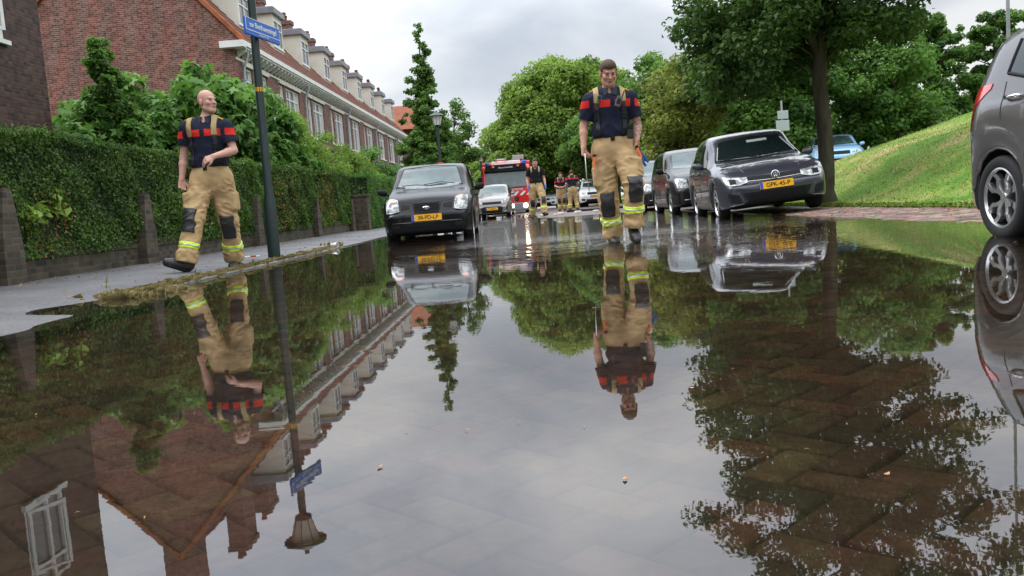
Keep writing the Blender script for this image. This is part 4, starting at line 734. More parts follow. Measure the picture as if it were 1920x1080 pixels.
class Car:
    """local frame: +x forward, y left, z up, origin on the ground midway along the car"""
    def __init__(s, root, L, Wd, H, top, belt, wheels, wr, paint, roofw=.78, bot=.19, nose=.80, tail=.86, nose_r=.55, tail_r=.4, archk=1.16, trackin=.0, nbulge=.05):
        s.root = root; s.L, s.W, s.H = L, Wd, H; s.wheels = wheels; s.wr = wr; hw = Wd/2
        xf, xr = L/2, -L/2
        u = np.linspace(0, 1, 61); xs = np.unique(np.concatenate([xr+(xf-xr)*u, [w+d for w in wheels for d in np.linspace(-wr*archk, wr*archk, 15)], xr+np.array([.01, .03, .06, .1, .15]), xf-np.array([.01, .03, .06, .1, .15])]))
        tz = cr_interp([p[0] for p in top], [p[1] for p in top], xs); bz = cr_interp([p[0] for p in belt], [p[1] for p in belt], xs)
        w = hw*np.where(xs > xf-nose_r, 1-(1-nose)*((xs-(xf-nose_r))/nose_r).clip(0, 1)**2.6, 1); w = w*np.where(xs < xr+tail_r, 1-(1-tail)*(((xr+tail_r)-xs)/tail_r).clip(0, 1)**2.6, 1)
        rings = []
        K = 13
        for x, zt, zb, ww in zip(xs, tz, bz, w):
            ar = 0
            for wc in wheels:
                d = abs(x-wc); R = wr*archk
                if d < R: ar = max(ar, wr+math.sqrt(R*R-d*d))
            b0 = bot+.03*max(0, (abs(x)-L*.38)/(L*.12)); zlo = max(b0, ar)
            gh = max(0, zt-zb)       # glasshouse height here
            fr = min(1, gh/(s.H*.25))
            rw = ww*(.84*(1-fr)+roofw*fr)
            # control points bottom -> belt -> roof centre (y,z)
            zb2 = min(zb, zt-.02)
            cp = [(ww*.95, zlo), (ww*.985, zlo+(zb2-zlo)*.10), (ww*1.0, zlo+(zb2-zlo)*.38), (ww*1.0, zlo+(zb2-zlo)*.62), (ww*.985, zlo+(zb2-zlo)*.84), (ww*.955, zb2)]
            if fr > .25: cp += [(ww*.955+(rw-ww*.955)*.5, zb2+gh*.5), (rw*1.0, zb2+gh*.88), (rw*.90, zt-gh*.02-.012), (rw*.5, zt-.002), (0, zt+.006)]
            else: cp += [(ww*.90, zb2+(zt-zb2)*.35), (ww*.82, zb2+(zt-zb2)*.62), (ww*.66, zb2+(zt-zb2)*.84), (ww*.34, zt-.003), (0, zt)]
            cp = np.array(cp); tt = np.arange(len(cp)); q = np.linspace(0, len(cp)-1, 31)
            yy = cr_interp(tt, cp[:, 0], q); zz = cr_interp(tt, cp[:, 1], q)
            rings.append(np.stack([np.full(31, x), yy, zz], 1))
        # rounded end caps
        def cap(r, sgn, bulge):
            out = []
            zc = (r[0, 2]+r[-1, 2])/2
            for f, dx in ((.985, .012), (.94, .03), (.82, .045), (.6, .055), (.3, .06)):
                c = r.copy(); c[:, 0] += sgn*dx*bulge/.05; c[:, 1] *= f; c[:, 2] = zc+(c[:, 2]-zc)*(f if f > .9 else f); out.append(c)
            return out
        rings = [*reversed(cap(rings[0], -1, .03)), *rings, *cap(rings[-1], 1, nbulge)]
        R = np.array(rings); n, k = R.shape[:2]
        left = R; right = R.copy(); right[:, :, 1] *= -1
        ring = np.concatenate([left, right[:, -2::-1]], 1); kk = ring.shape[1]
        V = ring.reshape(-1, 3); i, j = np.meshgrid(np.arange(n-1), np.arange(kk-1), indexing='ij'); a = (i*kk+j).ravel(); F = np.stack([a, a+kk, a+kk+1, a+1], 1)
        fm = np.zeros(len(F), int)
        Fb = np.array([(i*kk, i*kk+kk-1, (i+1)*kk+kk-1, (i+1)*kk) for i in range(n-1)]); F = np.concatenate([F, Fb]); fm = np.concatenate([fm, np.ones(len(Fb), int)])
        fl = [tuple(f) for f in F.tolist()]; fl.append(tuple(range(kk))); fl.append(tuple((n-1)*kk+q for q in reversed(range(kk)))); fm = np.concatenate([fm, [0, 0]])
        s.body = np_mesh('body', V, fl, [MATS[paint], MATS['dark']], root, smooth=True, fm=fm)
        try: s.body.data.set_sharp_from_angle(angle=math.radians(50))
        except Exception: pass
        s.bvh = BVHTree.FromPolygons([Vector(v) for v in V.tolist()], fl); s.paint = paint
    def hit(s, p, ax):
        if ax == 'front': o, d = Vector((s.L, p[0], p[1])), Vector((-1, 0, 0))
        elif ax == 'rear': o, d = Vector((-s.L, p[0], p[1])), Vector((1, 0, 0))
        elif ax == 'left': o, d = Vector((p[0], s.W, p[1])), Vector((0, -1, 0))
        elif ax == 'right': o, d = Vector((p[0], -s.W, p[1])), Vector((0, 1, 0))
        elif ax == 'top': o, d = Vector((p[0], p[1], s.H*2)), Vector((0, 0, -1))
        r = s.bvh.ray_cast(o, d)
        return (r[0], r[1], d) if r[0] is not None else None
    def patch(s, name, lo, hi, ax, m, parent=None, off=.006, nu=14, nv=8, both=False, th=.012, smooth=True):
        """strip between polylines lo and hi laid on the body"""
        lo = np.array(lo, float); hi = np.array(hi, float)
        def res(P, n):
            t = np.linspace(0, len(P)-1, n); return np.stack([np.interp(t, np.arange(len(P)), P[:, c]) for c in (0, 1)], 1)
        A, B = res(lo, nu), res(hi, nu); V = []; last = None
        for j in range(nv):
            for i in range(nu):
                p = A[i]+(B[i]-A[i])*j/(nv-1); h = s.hit(p, ax)
                if h is None:
                    c = Vector(p); h2 = None
                    V.append(last if last is not None else Vector((0, 0, 0))); continue
                q = h[0]-h[2]*off; V.append(q); last = q
        F = [(j*nu+i, j*nu+i+1, (j+1)*nu+i+1, (j+1)*nu+i) for j in range(nv-1) for i in range(nu-1)]
        bd = [i for i in range(nu)]+[j*nu+nu-1 for j in range(1, nv)]+[(nv-1)*nu+i for i in range(nu-2, -1, -1)]+[j*nu for j in range(nv-2, 0, -1)]
        dv = {'front': Vector((-1, 0, 0)), 'rear': Vector((1, 0, 0)), 'left': Vector((0, -1, 0)), 'right': Vector((0, 1, 0)), 'top': Vector((0, 0, -1))}[ax]
        b0 = len(V); V += [V[i]+dv*th for i in bd]; n = len(bd)
        F += [(bd[i], bd[(i+1) % n], b0+(i+1) % n, b0+i) for i in range(n)]
        o = np_mesh(name, np.array([tuple(v) for v in V]), F, MATS[m] if isinstance(m, str) else m, parent or s.root, smooth=smooth)
        try: o.data.set_sharp_from_angle(angle=math.radians(45))
        except Exception: pass
        if both:
            V2 = np.array([tuple(v) for v in V]); V2[:, 1] *= -1
            o2 = np_mesh(name, V2, [tuple(reversed(f)) for f in F], MATS[m] if isinstance(m, str) else m, parent or s.root, smooth=smooth)
            try: o2.data.set_sharp_from_angle(angle=math.radians(45))
            except Exception: pass
        return o
    def line(s, name, pts, ax, m='seal', r=.004, parent=None, both=False, n=16, off=.0):
        P = np.array(pts, float); t = np.linspace(0, len(P)-1, n*(len(P)-1)); Q = np.stack([np.interp(t, np.arange(len(P)), P[:, c]) for c in (0, 1)], 1)
        H = [s.hit(q, ax) for q in Q]; H = [h[0]-h[2]*off for h in H if h]
        for sg in ((1, -1) if both else (1,)):
            mb = MB(); mb.tube([(p[0], p[1]*sg, p[2]) for p in H], r, 5); mb.build(name, MATS[m], parent or s.root, smooth='all')
    def wheel(s, x, side, style='plain', steel='alu', w=.19, inset=.03):
        y = side*(s.W/2-inset-w/2); R = s.wr; rr = R*.70
        M = Matrix.Translation((x, y, R)) @ Matrix.Rotation(-side*math.pi/2, 4, 'X')   # +z of the wheel points outwards
        mb = MB(); mb.lathe([(rr*.6, -w/2+.03), (rr*.6, .0), (.0, .0)], 20, M); hub = mb.build('wheel', MATS['black'], s.root)
        t = MB(); t.lathe([(rr, w*.42), (rr+.012, w*.47), (R*.86, w*.5), (R*.95, w*.45), (R*.99, w*.34), (R, w*.15), (R, -w*.15), (R*.98, -w*.36), (R*.86, -w*.5), (rr, -w*.45)], 44, M); t.build('tyre', MATS['rubber'], hub, smooth='all')
        r = MB(); r.lathe([(rr+.004, w*.44), (rr*.97, w*.46), (rr*.93, w*.36)], 40, M, mi=0); r.lathe([(rr*.93, w*.355), (rr*.90, w*.1), (rr*.88, -w*.4)], 40, M, mi=1)
        r.lathe([(0, w*.34), (rr*.16, w*.33), (rr*.18, w*.27), (rr*.2, .0)], 20, M, mi=0)
        def spoke(a, w0, w1, r0=rr*.12, r1=rr*.95, z0=.30, z1=.40, curve=0, mi=0):
            n = 5; vs = []
            for i in range(n):
                f = i/(n-1); rad = r0+(r1-r0)*f; an = a+curve*f*f; ww = w0+(w1-w0)*f; z = w*(z0+(z1-z0)*f)
                c, sn = math.cos(an), math.sin(an)
                for q, dz in ((-.5, -.012), (-.38, .0), (.38, .0), (.5, -.012), (.5, -.04), (-.5, -.04)): vs.append(M @ Vector((rad*c-ww*q*sn, rad*sn+ww*q*c, z+dz)))
            r.add(vs, [(i*6+k, i*6+(k+1) % 6, (i+1)*6+(k+1) % 6, (i+1)*6+k) for i in range(n-1) for k in range(6)], mi)
        if style == 'five':
            for k in range(5): a = 2*math.pi*k/5+.3; spoke(a-.13, .035, .03, curve=-.10); spoke(a+.13, .035, .03, curve=.10)
        elif style == 'loop':      # four pairs of spokes that bow apart and meet near the rim
            for k in range(4):
                a = math.pi/2*k+.80
                for sg in (-1, 1): spoke(a+sg*.10, .036, .034, r1=rr*.62, curve=sg*.30); 
                for sg in (-1, 1): spoke(a+sg*.40, .034, .040, r0=rr*.58, r1=rr*.96, z0=.35, z1=.40, curve=-sg*.16)
        else:
            for k in range(7): spoke(2*math.pi*k/7, .05, .04)
        r.build('rim', [MATS[steel], MATS['dark']], hub, smooth=True)
        return hub
    def plate(s, txt, x, z, tilt=0, y=0, w=.52, h=.115, size=.092):
        m = MB(); m.box(-.006, .006, -w/2, w/2, -h/2, h/2); M = Matrix.Translation((x, y, z)) @ Matrix.Rotation(tilt, 4, 'Y'); o = m.build('number_plate', MATS['plate'], s.root, bevel=.002); o.matrix_local = M
        b = MB(); b.box(.0062, .0075, -w/2+.003, -w/2+.046, -h/2+.003, h/2-.003); b.build('country_band', MATS['plate_blue'], o)
        R = Matrix.Rotation(math.radians(90), 4, 'Z') @ Matrix.Rotation(math.radians(90), 4, 'X')
        textmesh('lettering', txt, size, MATS['ink'], o, Matrix.Translation((.0068, .022, -.003)) @ R, ext=.001, bold=True)
        f = MB(); f.box(.001, .0072, -w/2-.004, w/2+.004, h/2, h/2+.005); f.box(.001, .0072, -w/2-.004, w/2+.004, -h/2-.005, -h/2); f.build('plate_frame', MATS['black'], o)
    def mirror(s, x, z, side, m, w=.20, out=.02):
        p = s.hit((x, z), 'left'); y = abs(p[0].y) if p else s.W/2*.9
        rng_ = []
        mb = MB(); vs = []; n, k = 7, 10; fs = []
        for i in range(n):
            f = i/(n-1)*2-1; sc = math.sqrt(max(0, 1-abs(f)**3.2))*.98+.02
            for j in range(k):
                a = 2*math.pi*j/k; cc, ss = math.cos(a), math.sin(a)
                vs.append((x+.05*sc*(abs(cc)**.7*math.copysign(1, cc))-.02*f, side*(y+out+.045+w/2+f*w/2), z+.065*sc*(abs(ss)**.7*math.copysign(1, ss))+.012*f))
        for i in range(n-1):
            for j in range(k): fs.append((i*k+j, i*k+(j+1) % k, (i+1)*k+(j+1) % k, (i+1)*k+j))
        fs.append(tuple(range(k))); fs.append(tuple((n-1)*k+q for q in range(k)))
        mb.add(vs, fs); o = mb.build('mirror', MATS[m], s.root, smooth='all')
        a = MB(); a.tube([(x+.01, side*(y-.02), z-.05), (x+.01, side*(y+out+.07), z-.04)], .018, 6); a.build('mirror_arm', MATS['black'], o)
    def wiper(s, pts):
        H = [s.hit(p, 'front') for p in pts]; mb = MB(); mb.tube([h[0]+Vector((.02, 0, .012)) for h in H if h], .007, 5); mb.build('wiper', MATS['black'], s.root)
def place(x, y, z, head, rollx=0, pitch=0):
    """head: heading angle of +x; -90 deg means driving towards the camera"""
    return (x, y, z), (rollx, pitch, head)
DEG = math.radians
def hatch(name, label, loc, rot, kind, paint, plate=None, group=None):
    root = thing(name, label, 'car', loc, rot, group)
    if kind == 'picanto1':      # small tall hatch, front close up
        L, W_, H = 3.50, 1.60, 1.48
        c = Car(root, L, W_, H, [(-1.75, .80), (-1.70, .98), (-1.60, 1.22), (-1.42, 1.42), (-.9, 1.475), (-.2, 1.475), (.25, 1.425), (.62, 1.19), (.97, .985), (1.3, .915), (1.58, .82), (1.69, .70), (1.75, .58)], [(-1.75, .78), (-1.5, .90), (-.5, .90), (.5, .90), (1.0, .87), (1.4, .78), (1.66, .66), (1.75, .52)], (-1.19, 1.18), .28, paint, roofw=.80, nose=.86, tail=.9, nose_r=.5)
        c.patch('windshield', [(-.60, 1.03), (-.3, 1.0), (0, .99), (.3, 1.0), (.60, 1.03)], [(-.50, 1.385), (-.25, 1.41), (0, 1.415), (.25, 1.41), (.50, 1.385)], 'front', 'screen_glass', nu=16)
        c.line('screen_seal', [(-.60, 1.03), (-.50, 1.385), (0, 1.42), (.50, 1.385), (.60, 1.03)], 'front', r=.012)
        for sg in (1, -1):
            c.patch('headlight', [(sg*.47, .60), (sg*.60, .575), (sg*.70, .575)], [(sg*.50, .80), (sg*.60, .835), (sg*.72, .82)], 'front', 'lens', off=.012, nu=8)
            c.patch('indicator', [(sg*.53, .765), (sg*.62, .775)], [(sg*.54, .82), (sg*.63, .83)], 'front', 'lens_orange', off=.018, nu=4, nv=3)
            c.patch('fog_recess', [(sg*.48, .30), (sg*.62, .31)], [(sg*.48, .37), (sg*.62, .37)], 'front', 'black', nu=5, nv=3)
            c.patch('side_grille', [(sg*.29, .64), (sg*.44, .62)], [(sg*.29, .70), (sg*.45, .72)], 'front', 'black', nu=5, nv=3)
        g = c.patch('grille', [(-.21, .56), (-.15, .535), (.15, .535), (.21, .56)], [(-.26, .72), (-.2, .735), (.2, .735), (.26, .72)], 'front', 'black', off=.008, nu=12)
        for z in (.57, .60, .63, .66, .69, .715): c.line('grille_bar', [(-.21, z), (.21, z)], 'front', 'dark', .004, g, off=.014, n=6)
        for y in np.linspace(-.18, .18, 10): c.line('grille_bar', [(y, .55), (y*1.15, .72)], 'front', 'dark', .003, g, off=.013, n=4)
        e_ = MB(); e_.lathe([(0, .012), (.9, .006), (1.0, 0)], 24, Matrix.Translation((1.795, 0, .638)) @ Matrix.Rotation(math.pi/2, 4, 'Y') @ Matrix.Diagonal((.032, .062, 1, 1))); eo = e_.build('emblem', MATS['chrome'], root)
        Rt = Matrix.Rotation(math.radians(90), 4, 'Z') @ Matrix.Rotation(math.radians(90), 4, 'X'); textmesh('lettering', 'KIA', .035, MATS['ink'], eo, Matrix.Translation((1.81, 0, .638)) @ Rt, bold=True)
        c.patch('lower_grille', [(-.42, .25), (.42, .25)], [(-.42, .33), (.42, .33)], 'front', 'dark', off=.004, nu=8, nv=3)
        c.line('bumper_crease', [(-.74, .50), (-.4, .505), (.4, .505), (.74, .50)], 'front', 'seal', .004, n=8); c.line('bonnet_gap', [(-.48, .76), (-.28, .735), (.28, .735), (.48, .76)], 'front', 'seal', .004)
        c.line('bumper_lip', [(-.6, .40), (.6, .40)], 'front', 'grey_alu', .004, n=8)
        c.wiper([(-.50, 1.05), (-.25, 1.06), (-.02, 1.03)]); c.wiper([(-.1, 1.05), (.2, 1.085), (.46, 1.05)])
        win = [(.62, .93), (.28, .93), (-.3, .93), (-1.0, .95), (-1.35, .99)], [(.40, 1.24), (.10, 1.38), (-.4, 1.405), (-1.0, 1.385), (-1.28, 1.27)]
    elif kind == 'picanto3':    # newer small hatch
        L, W_, H = 3.60, 1.60, 1.485
        c = Car(root, L, W_, H, [(-1.80, .80), (-1.79, 1.0), (-1.75, 1.12), (-1.60, 1.33), (-1.35, 1.44), (-.8, 1.485), (-.2, 1.48), (.25, 1.42), (.62, 1.20), (.97, 1.0), (1.35, .92), (1.62, .82), (1.74, .70), (1.80, .52)], [(-1.80, .70), (-1.6, .98), (-1.2, .97), (-.5, .93), (.5, .90), (1.0, .87), (1.4, .80), (1.68, .66), (1.80, .48)], (-1.22, 1.18), .292, paint, roofw=.76, nose=.80, tail=.80, nose_r=.6, tail_r=.55)
        c.patch('windshield', [(-.62, 1.03), (-.3, 1.0), (0, .99), (.3, 1.0), (.62, 1.03)], [(-.50, 1.37), (-.25, 1.40), (0, 1.405), (.25, 1.40), (.50, 1.37)], 'front', 'screen_glass', nu=16)
        for sg in (1, -1): c.patch('headlight', [(sg*.40, .66), (sg*.52, .62), (sg*.66, .66)], [(sg*.42, .72), (sg*.56, .78), (sg*.69, .84)], 'front', 'lens', off=.012, nu=8)
        g = c.patch('grille', [(-.40, .60), (.40, .60)], [(-.42, .70), (.42, .70)], 'front', 'black', off=.008, nu=10, nv=4)
        c.patch('lower_grille', [(-.42, .27), (-.3, .24), (.3, .24), (.42, .27)], [(-.48, .42), (-.4, .50), (.4, .50), (.48, .42)], 'front', 'black', off=.006, nu=12)
        c.line('bumper_trim', [(-.62, .30), (-.46, .22), (.46, .22), (.62, .30)], 'front', 'alu', .012)
        for sg in (1, -1): c.patch('fog_recess', [(sg*.60, .30), (sg*.66, .34)], [(sg*.62, .50), (sg*.67, .52)], 'front', 'black', nu=5, nv=4)
        c.wiper([(-.50, 1.05), (-.25, 1.06), (-.02, 1.03)])
        win = [(.66, .98), (.28, 1.0), (-.3, 1.03), (-.85, 1.07), (-1.14, 1.13)], [(.42, 1.25), (.10, 1.365), (-.4, 1.395), (-.85, 1.385), (-1.11, 1.33)]
    elif kind == 'polo':
        L, W_, H = 4.07, 1.75, 1.45
        c = Car(root, L, W_, H, [(-2.03, .78), (-2.0, .96), (-1.85, 1.15), (-1.60, 1.36), (-1.0, 1.49), (-.3, 1.50), (.12, 1.445), (.52, 1.20), (.95, .955), (1.35, .905), (1.75, .80), (1.93, .70), (2.03, .56)], [(-2.03, .74), (-1.6, .93), (-.8, .90), (.4, .88), (.9, .86), (1.4, .80), (1.8, .70), (2.03, .54)], (-1.26, 1.29), .312, paint, roofw=.74, nose=.84, tail=.84, nose_r=.62, nbulge=.07)
        c.patch('windshield', [(-.70, .99), (-.3, .97), (0, .96), (.3, .97), (.70, .99)], [(-.53, 1.34), (-.25, 1.375), (0, 1.38), (.25, 1.375), (.53, 1.34)], 'front', 'car_glass', nu=18)
        c.line('screen_seal', [(-.70, .99), (-.53, 1.34), (0, 1.385), (.53, 1.34), (.70, .99)], 'front', r=.010)
        c.patch('interior_mirror', [(-.05, 1.27), (.30, 1.27)], [(-.05, 1.315), (.30, 1.315)], 'front', 'pale_plastic', off=.010, nu=5, nv=3)
        c.line('pillar_trim', [(.665, 1.02), (.535, 1.29)], 'front', 'pale_plastic', .016, off=.004); c.line('pillar_trim', [(-.655, 1.02), (-.56, 1.25)], 'front', 'pale_plastic', .010, off=.004)
        for sg in (1, -1):
            h = c.patch('headlight', [(sg*.42, .595), (sg*.54, .555), (sg*.70, .555), (sg*.76, .60)], [(sg*.42, .67), (sg*.54, .68), (sg*.70, .70), (sg*.79, .73)], 'front', 'lens', off=.010, nu=12)
            c.patch('lens_pod', [(sg*.60, .585), (sg*.70, .585)], [(sg*.60, .66), (sg*.70, .665)], 'front', 'black', h, off=.016, nu=5, nv=4); c.line('light_strip', [(sg*.43, .588), (sg*.55, .562), (sg*.70, .565)], 'front', 'white_gloss', .006, h, off=.012)
            c.patch('air_curtain', [(sg*.56, .26), (sg*.74, .30)], [(sg*.60, .40), (sg*.76, .45)], 'front', 'black', nu=6, nv=5)
            c.line('bumper_blade', [(sg*.74, .235), (sg*.52, .255), (sg*.60, .44)], 'front', paint, .014)
        g = c.patch('grille', [(-.41, .62), (0, .60), (.41, .62)], [(-.42, .675), (0, .665), (.42, .675)], 'front', 'black', off=.008, nu=14, nv=3)
        c.line('grille_trim', [(-.42, .60), (0, .585), (.42, .60)], 'front', 'chrome', .007, off=.008); 
        g = c.patch('lower_grille', [(-.46, .27), (0, .245), (.46, .27)], [(-.54, .42), (0, .42), (.54, .42)], 'front', 'black', off=.006, nu=12)
        for z in (.30, .335, .37, .40): c.line('grille_bar', [(-.44, z), (.44, z)], 'front', 'dark', .005, g, off=.012, n=6)
        E0 = Matrix.Translation((2.105, 0, .655)) @ Matrix.Rotation(math.radians(80), 4, 'Y'); e_ = MB(); e_.lathe([(.052, -.004), (.058, .006), (.064, .004), (.066, -.01)], 28, E0); e_.lathe([(0, -.002), (.054, -.002)], 28, E0, mi=1)
        for a, b in (((-.034, .036), (-.016, -.042)), ((-.016, -.042), (0, .0)), ((0, 0), (.016, -.042)), ((.016, -.042), (.034, .036)), ((-.017, .046), (0, .008)), ((0, .008), (.017, .046))):
            e_.tube([E0 @ Vector((-a[1], a[0], .004)), E0 @ Vector((-b[1], b[0], .004))], .0048, 5)
        e_.build('emblem', [MATS['chrome'], MATS['black']], root)
        c.line('bonnet_gap', [(-.78, .79), (-.5, .70), (0, .685), (.5, .70), (.78, .79)], 'front', 'seal', .004); c.line('bumper_crease', [(-.82, .50), (-.5, .475), (.5, .475), (.82, .50)], 'front', 'seal', .003)
        for sg in (1, -1): c.line('bonnet_crease', [(.95, sg*.52), (1.85, sg*.44)], 'top', paint, .006)
        c.wiper([(-.55, 1.0), (-.25, 1.01), (.0, .985)])
        win = [(.50, .925), (.2, .925), (-.3, .93), (-.9, .95), (-1.35, .99)], [(.30, 1.18), (0, 1.33), (-.5, 1.375), (-.95, 1.34), (-1.25, 1.22)]
    elif kind == 'mpv':         # taller hatch, dark
        L, W_, H = 3.9, 1.68, 1.56
        c = Car(root, L, W_, H, [(-1.95, .85), (-1.92, 1.05), (-1.78, 1.32), (-1.6, 1.49), (-.9, 1.55), (-.1, 1.55), (.35, 1.48), (.75, 1.23), (1.15, 1.03), (1.5, .95), (1.8, .82), (1.95, .62)], [(-1.95, .8), (-1.6, .97), (-.5, .95), (.6, .93), (1.1, .90), (1.6, .80), (1.95, .56)], (-1.26, 1.26), .30, paint, roofw=.80, nose=.86, tail=.88)
        c.patch('windshield', [(-.64, 1.08), (0, 1.04), (.64, 1.08)], [(-.54, 1.46), (0, 1.49), (.54, 1.46)], 'front', 'screen_glass', nu=14)
        for sg in (1, -1): c.patch('headlight', [(sg*.48, .62), (sg*.60, .60), (sg*.72, .62)], [(sg*.50, .80), (sg*.60, .83), (sg*.74, .84)], 'front', 'lens', off=.012, nu=8)
        c.patch('grille', [(-.32, .62), (.32, .62)], [(-.36, .74), (.36, .74)], 'front', 'black', off=.008, nu=10, nv=4); c.patch('lower_grille', [(-.5, .26), (.5, .26)], [(-.5, .40), (.5, .40)], 'front', 'black', off=.006, nu=10, nv=4)
        c.line('bumper_trim', [(-.6, .34), (.6, .34)], 'front', 'alu', .008)
        win = [(.78, 1.0), (.28, .99), (-.3, .99), (-1.0, 1.01), (-1.5, 1.05)], [(.50, 1.30), (.10, 1.44), (-.4, 1.47), (-1.0, 1.46), (-1.4, 1.34)]
    elif kind in ('suv', 'sedan'):
        hh = 1.68 if kind == 'suv' else 1.42
        L, W_, H = 4.3, 1.86, hh; k = hh/1.56
        c = Car(root, L, W_, H, [(-2.15, .85*k), (-2.1, 1.05*k), (-1.95, 1.32*k), (-1.7, 1.49*k), (-.9, 1.55*k), (-.1, 1.55*k), (.35, 1.48*k), (.85, 1.23*k), (1.25, 1.05*k), (1.6, 1.0*k), (2.0, .86*k), (2.15, .66*k)], [(-2.15, .8*k), (-1.6, .99*k), (-.5, .97*k), (.6, .95*k), (1.1, .93*k), (1.6, .86*k), (2.15, .6*k)], (-1.3, 1.35), .34, paint, roofw=.78, nose=.88, tail=.88, bot=.24)
        c.patch('windshield', [(-.70, 1.10*k), (0, 1.07*k), (.70, 1.10*k)], [(-.58, 1.44*k), (0, 1.47*k), (.58, 1.44*k)], 'front', 'screen_glass', nu=14)
        for sg in (1, -1): c.patch('headlight', [(sg*.50, .70*k), (sg*.78, .70*k)], [(sg*.50, .79*k), (sg*.80, .83*k)], 'front', 'lens', off=.012, nu=8, nv=4); c.patch('fog_recess', [(sg*.55, .36), (sg*.76, .38)], [(sg*.55, .48), (sg*.76, .5)], 'front', 'black', nu=5, nv=3)
        c.patch('grille', [(-.42, .66*k), (.42, .66*k)], [(-.42, .80*k), (.42, .80*k)], 'front', 'black', off=.008, nu=10, nv=4); c.patch('lower_grille', [(-.5, .30), (.5, .30)], [(-.5, .46), (.5, .46)], 'front', 'black', off=.006, nu=10, nv=4)
        win = [(.85, 1.03*k), (.28, 1.01*k), (-.3, 1.01*k), (-1.0, 1.03*k), (-1.6, 1.07*k)], [(.55, 1.28*k), (.10, 1.42*k), (-.4, 1.46*k), (-1.0, 1.45*k), (-1.5, 1.32*k)]
    c.win = win
    # side glass, split by the door pillars
    lo, hi = win; lo = np.array(lo); hi = np.array(hi)
    full = c.patch('side_window', lo, hi, 'left', 'car_glass', nu=22, nv=7, both=True, off=.005)
    xp = -.12; 
    for sg_ax in ('left', 'right'):
        zl = np.interp(-xp, -lo[:, 0], lo[:, 1]); zh = np.interp(-xp, -hi[:, 0], hi[:, 1]); c.line('door_pillar', [(xp, zl), (xp, zh)], sg_ax, 'black', .030, n=8)
    wf, wr_ = max(c.wheels), min(c.wheels)
    c.line('door_gap', [(wf-.42, .32), (wf-.46, .6), (wf-.42, lo[0][1])], 'left', 'seal', .0045, both=True); c.line('door_gap', [(xp, .32), (xp, lo[1][1])], 'left', 'seal', .0045, both=True)
    c.line('door_gap', [(wr_+.44, .34), (wr_+.36, .58), (wr_+.10, .82), (wr_+.06, lo[-2][1])], 'left', 'seal', .0045, both=True); c.line('sill_gap', [(wf-.42, .32), (wr_+.44, .34)], 'left', 'seal', .0045, both=True)
    for x in (xp-.12+.05, wr_+.22):
        hz = .955 if kind == 'picanto3' else .85; h1 = c.hit((x, hz), 'left')[0]
        for sg in (1, -1):
            mb = MB(); mb.tube([(x+.085, sg*(h1.y-.005), hz), (x+.07, sg*(h1.y+.03), hz), (x-.07, sg*(h1.y+.032), hz+.002), (x-.09, sg*(h1.y-.005), hz)], [.011, .014, .014, .011], 8); mb.build('door_handle', MATS['chrome'] if kind == 'picanto3' else MATS[paint], root, smooth='all')
    for sg in (1, -1):
        c.mirror(win[0][0][0]-.02, lo[0][1]+.04, sg, 'black' if kind in ('picanto1', 'mpv') else paint)
        for x in c.wheels: c.wheel(x, sg, 'loop' if kind == 'picanto3' and paint == 'paint_grey' else 'five', steel='alu')
    ub = MB(); ub.box(-L/2+.3, L/2-.3, -W_/2+.26, W_/2-.26, .17, .45); ub.build('underbody', MATS['dark'], root)
    if plate: c.plate(*plate)
    return root, c
Ht = -math.pi/2
kr, kc = hatch('black_hatchback', 'small black hatchback with square headlights standing in the flood, nearest on the left', (-1.74, 16.52, -.115), (0, 0, Ht+DEG(1.0)), 'picanto1', 'paint_black', ('38-PD-LP', 1.822, .475, DEG(-3)))
mb = MB(); mb.tube([(.0, 0, 1.46), (-.02, 0, 1.50)], .008, 6); mb.build('aerial', MATS['black'], kr)
pr, pc = hatch('slate_hatchback', 'dark slate metallic hatchback with two wheels on the raised bay near the big trunk', (4.15, 15.75, -.01), (DEG(4.2), 0, Ht-DEG(3.6)), 'polo', 'paint_slate', ('GPK-45-P', 2.125, .50, DEG(-3)))
gr, gc = hatch('grey_hatchback', 'metallic grey hatchback cut off by the right edge, its rear wheel in the water', (4.02, 4.74, -.03), (0, 0, Ht), 'picanto3', 'paint_grey')
for nm, paint in ((1, 0),):
    gc.patch('tail_light', [(-1.78, .80), (-1.74, .73), (-1.66, .78), (-1.57, .89), (-1.47, .98), (-1.34, 1.045)], [(-1.78, .90), (-1.76, 1.0), (-1.70, 1.055), (-1.58, 1.075), (-1.47, 1.085), (-1.33, 1.08)], 'right', 'lens_red', off=.006, nu=10)
    gc.patch('tail_light', [(-1.78, .80), (-1.74, .73), (-1.66, .78), (-1.57, .89), (-1.47, .98), (-1.34, 1.045)], [(-1.78, .90), (-1.76, 1.0), (-1.70, 1.055), (-1.58, 1.075), (-1.47, 1.085), (-1.33, 1.08)], 'left', 'lens_red', off=.006, nu=10)
    gc.patch('rear_window', [(-.55, 1.1), (.55, 1.1)], [(-.5, 1.34), (.5, 1.34)], 'rear', 'car_glass', nu=10); 
    gc.line('window_trim', [(-.5, 1.035), (-.9, 1.065), (-1.16, 1.125), (-1.14, 1.24), (-1.12, 1.34)], 'left', 'black', .015, both=True)
    gc.line('wheel_arch_lip', [(-1.22+.345*math.cos(a), .292+.345*math.sin(a)) for a in np.linspace(.15, math.pi-.15, 9)], 'left', 'paint_grey', .012, both=True, n=4)
d2, _ = hatch('dark_hatchback', 'tall dark car with pale headlights directly behind the slate hatchback', (4.18, 21.1, -.03), (DEG(2), 0, Ht-DEG(1)), 'mpv', 'paint_dark')
d3, _ = hatch('dark_hatchback', 'farthest of the parked dark cars on the right, beside the tattooed walker', (4.2, 26.6, -.03), (DEG(1.5), 0, Ht-DEG(1)), 'mpv', 'paint_dark')
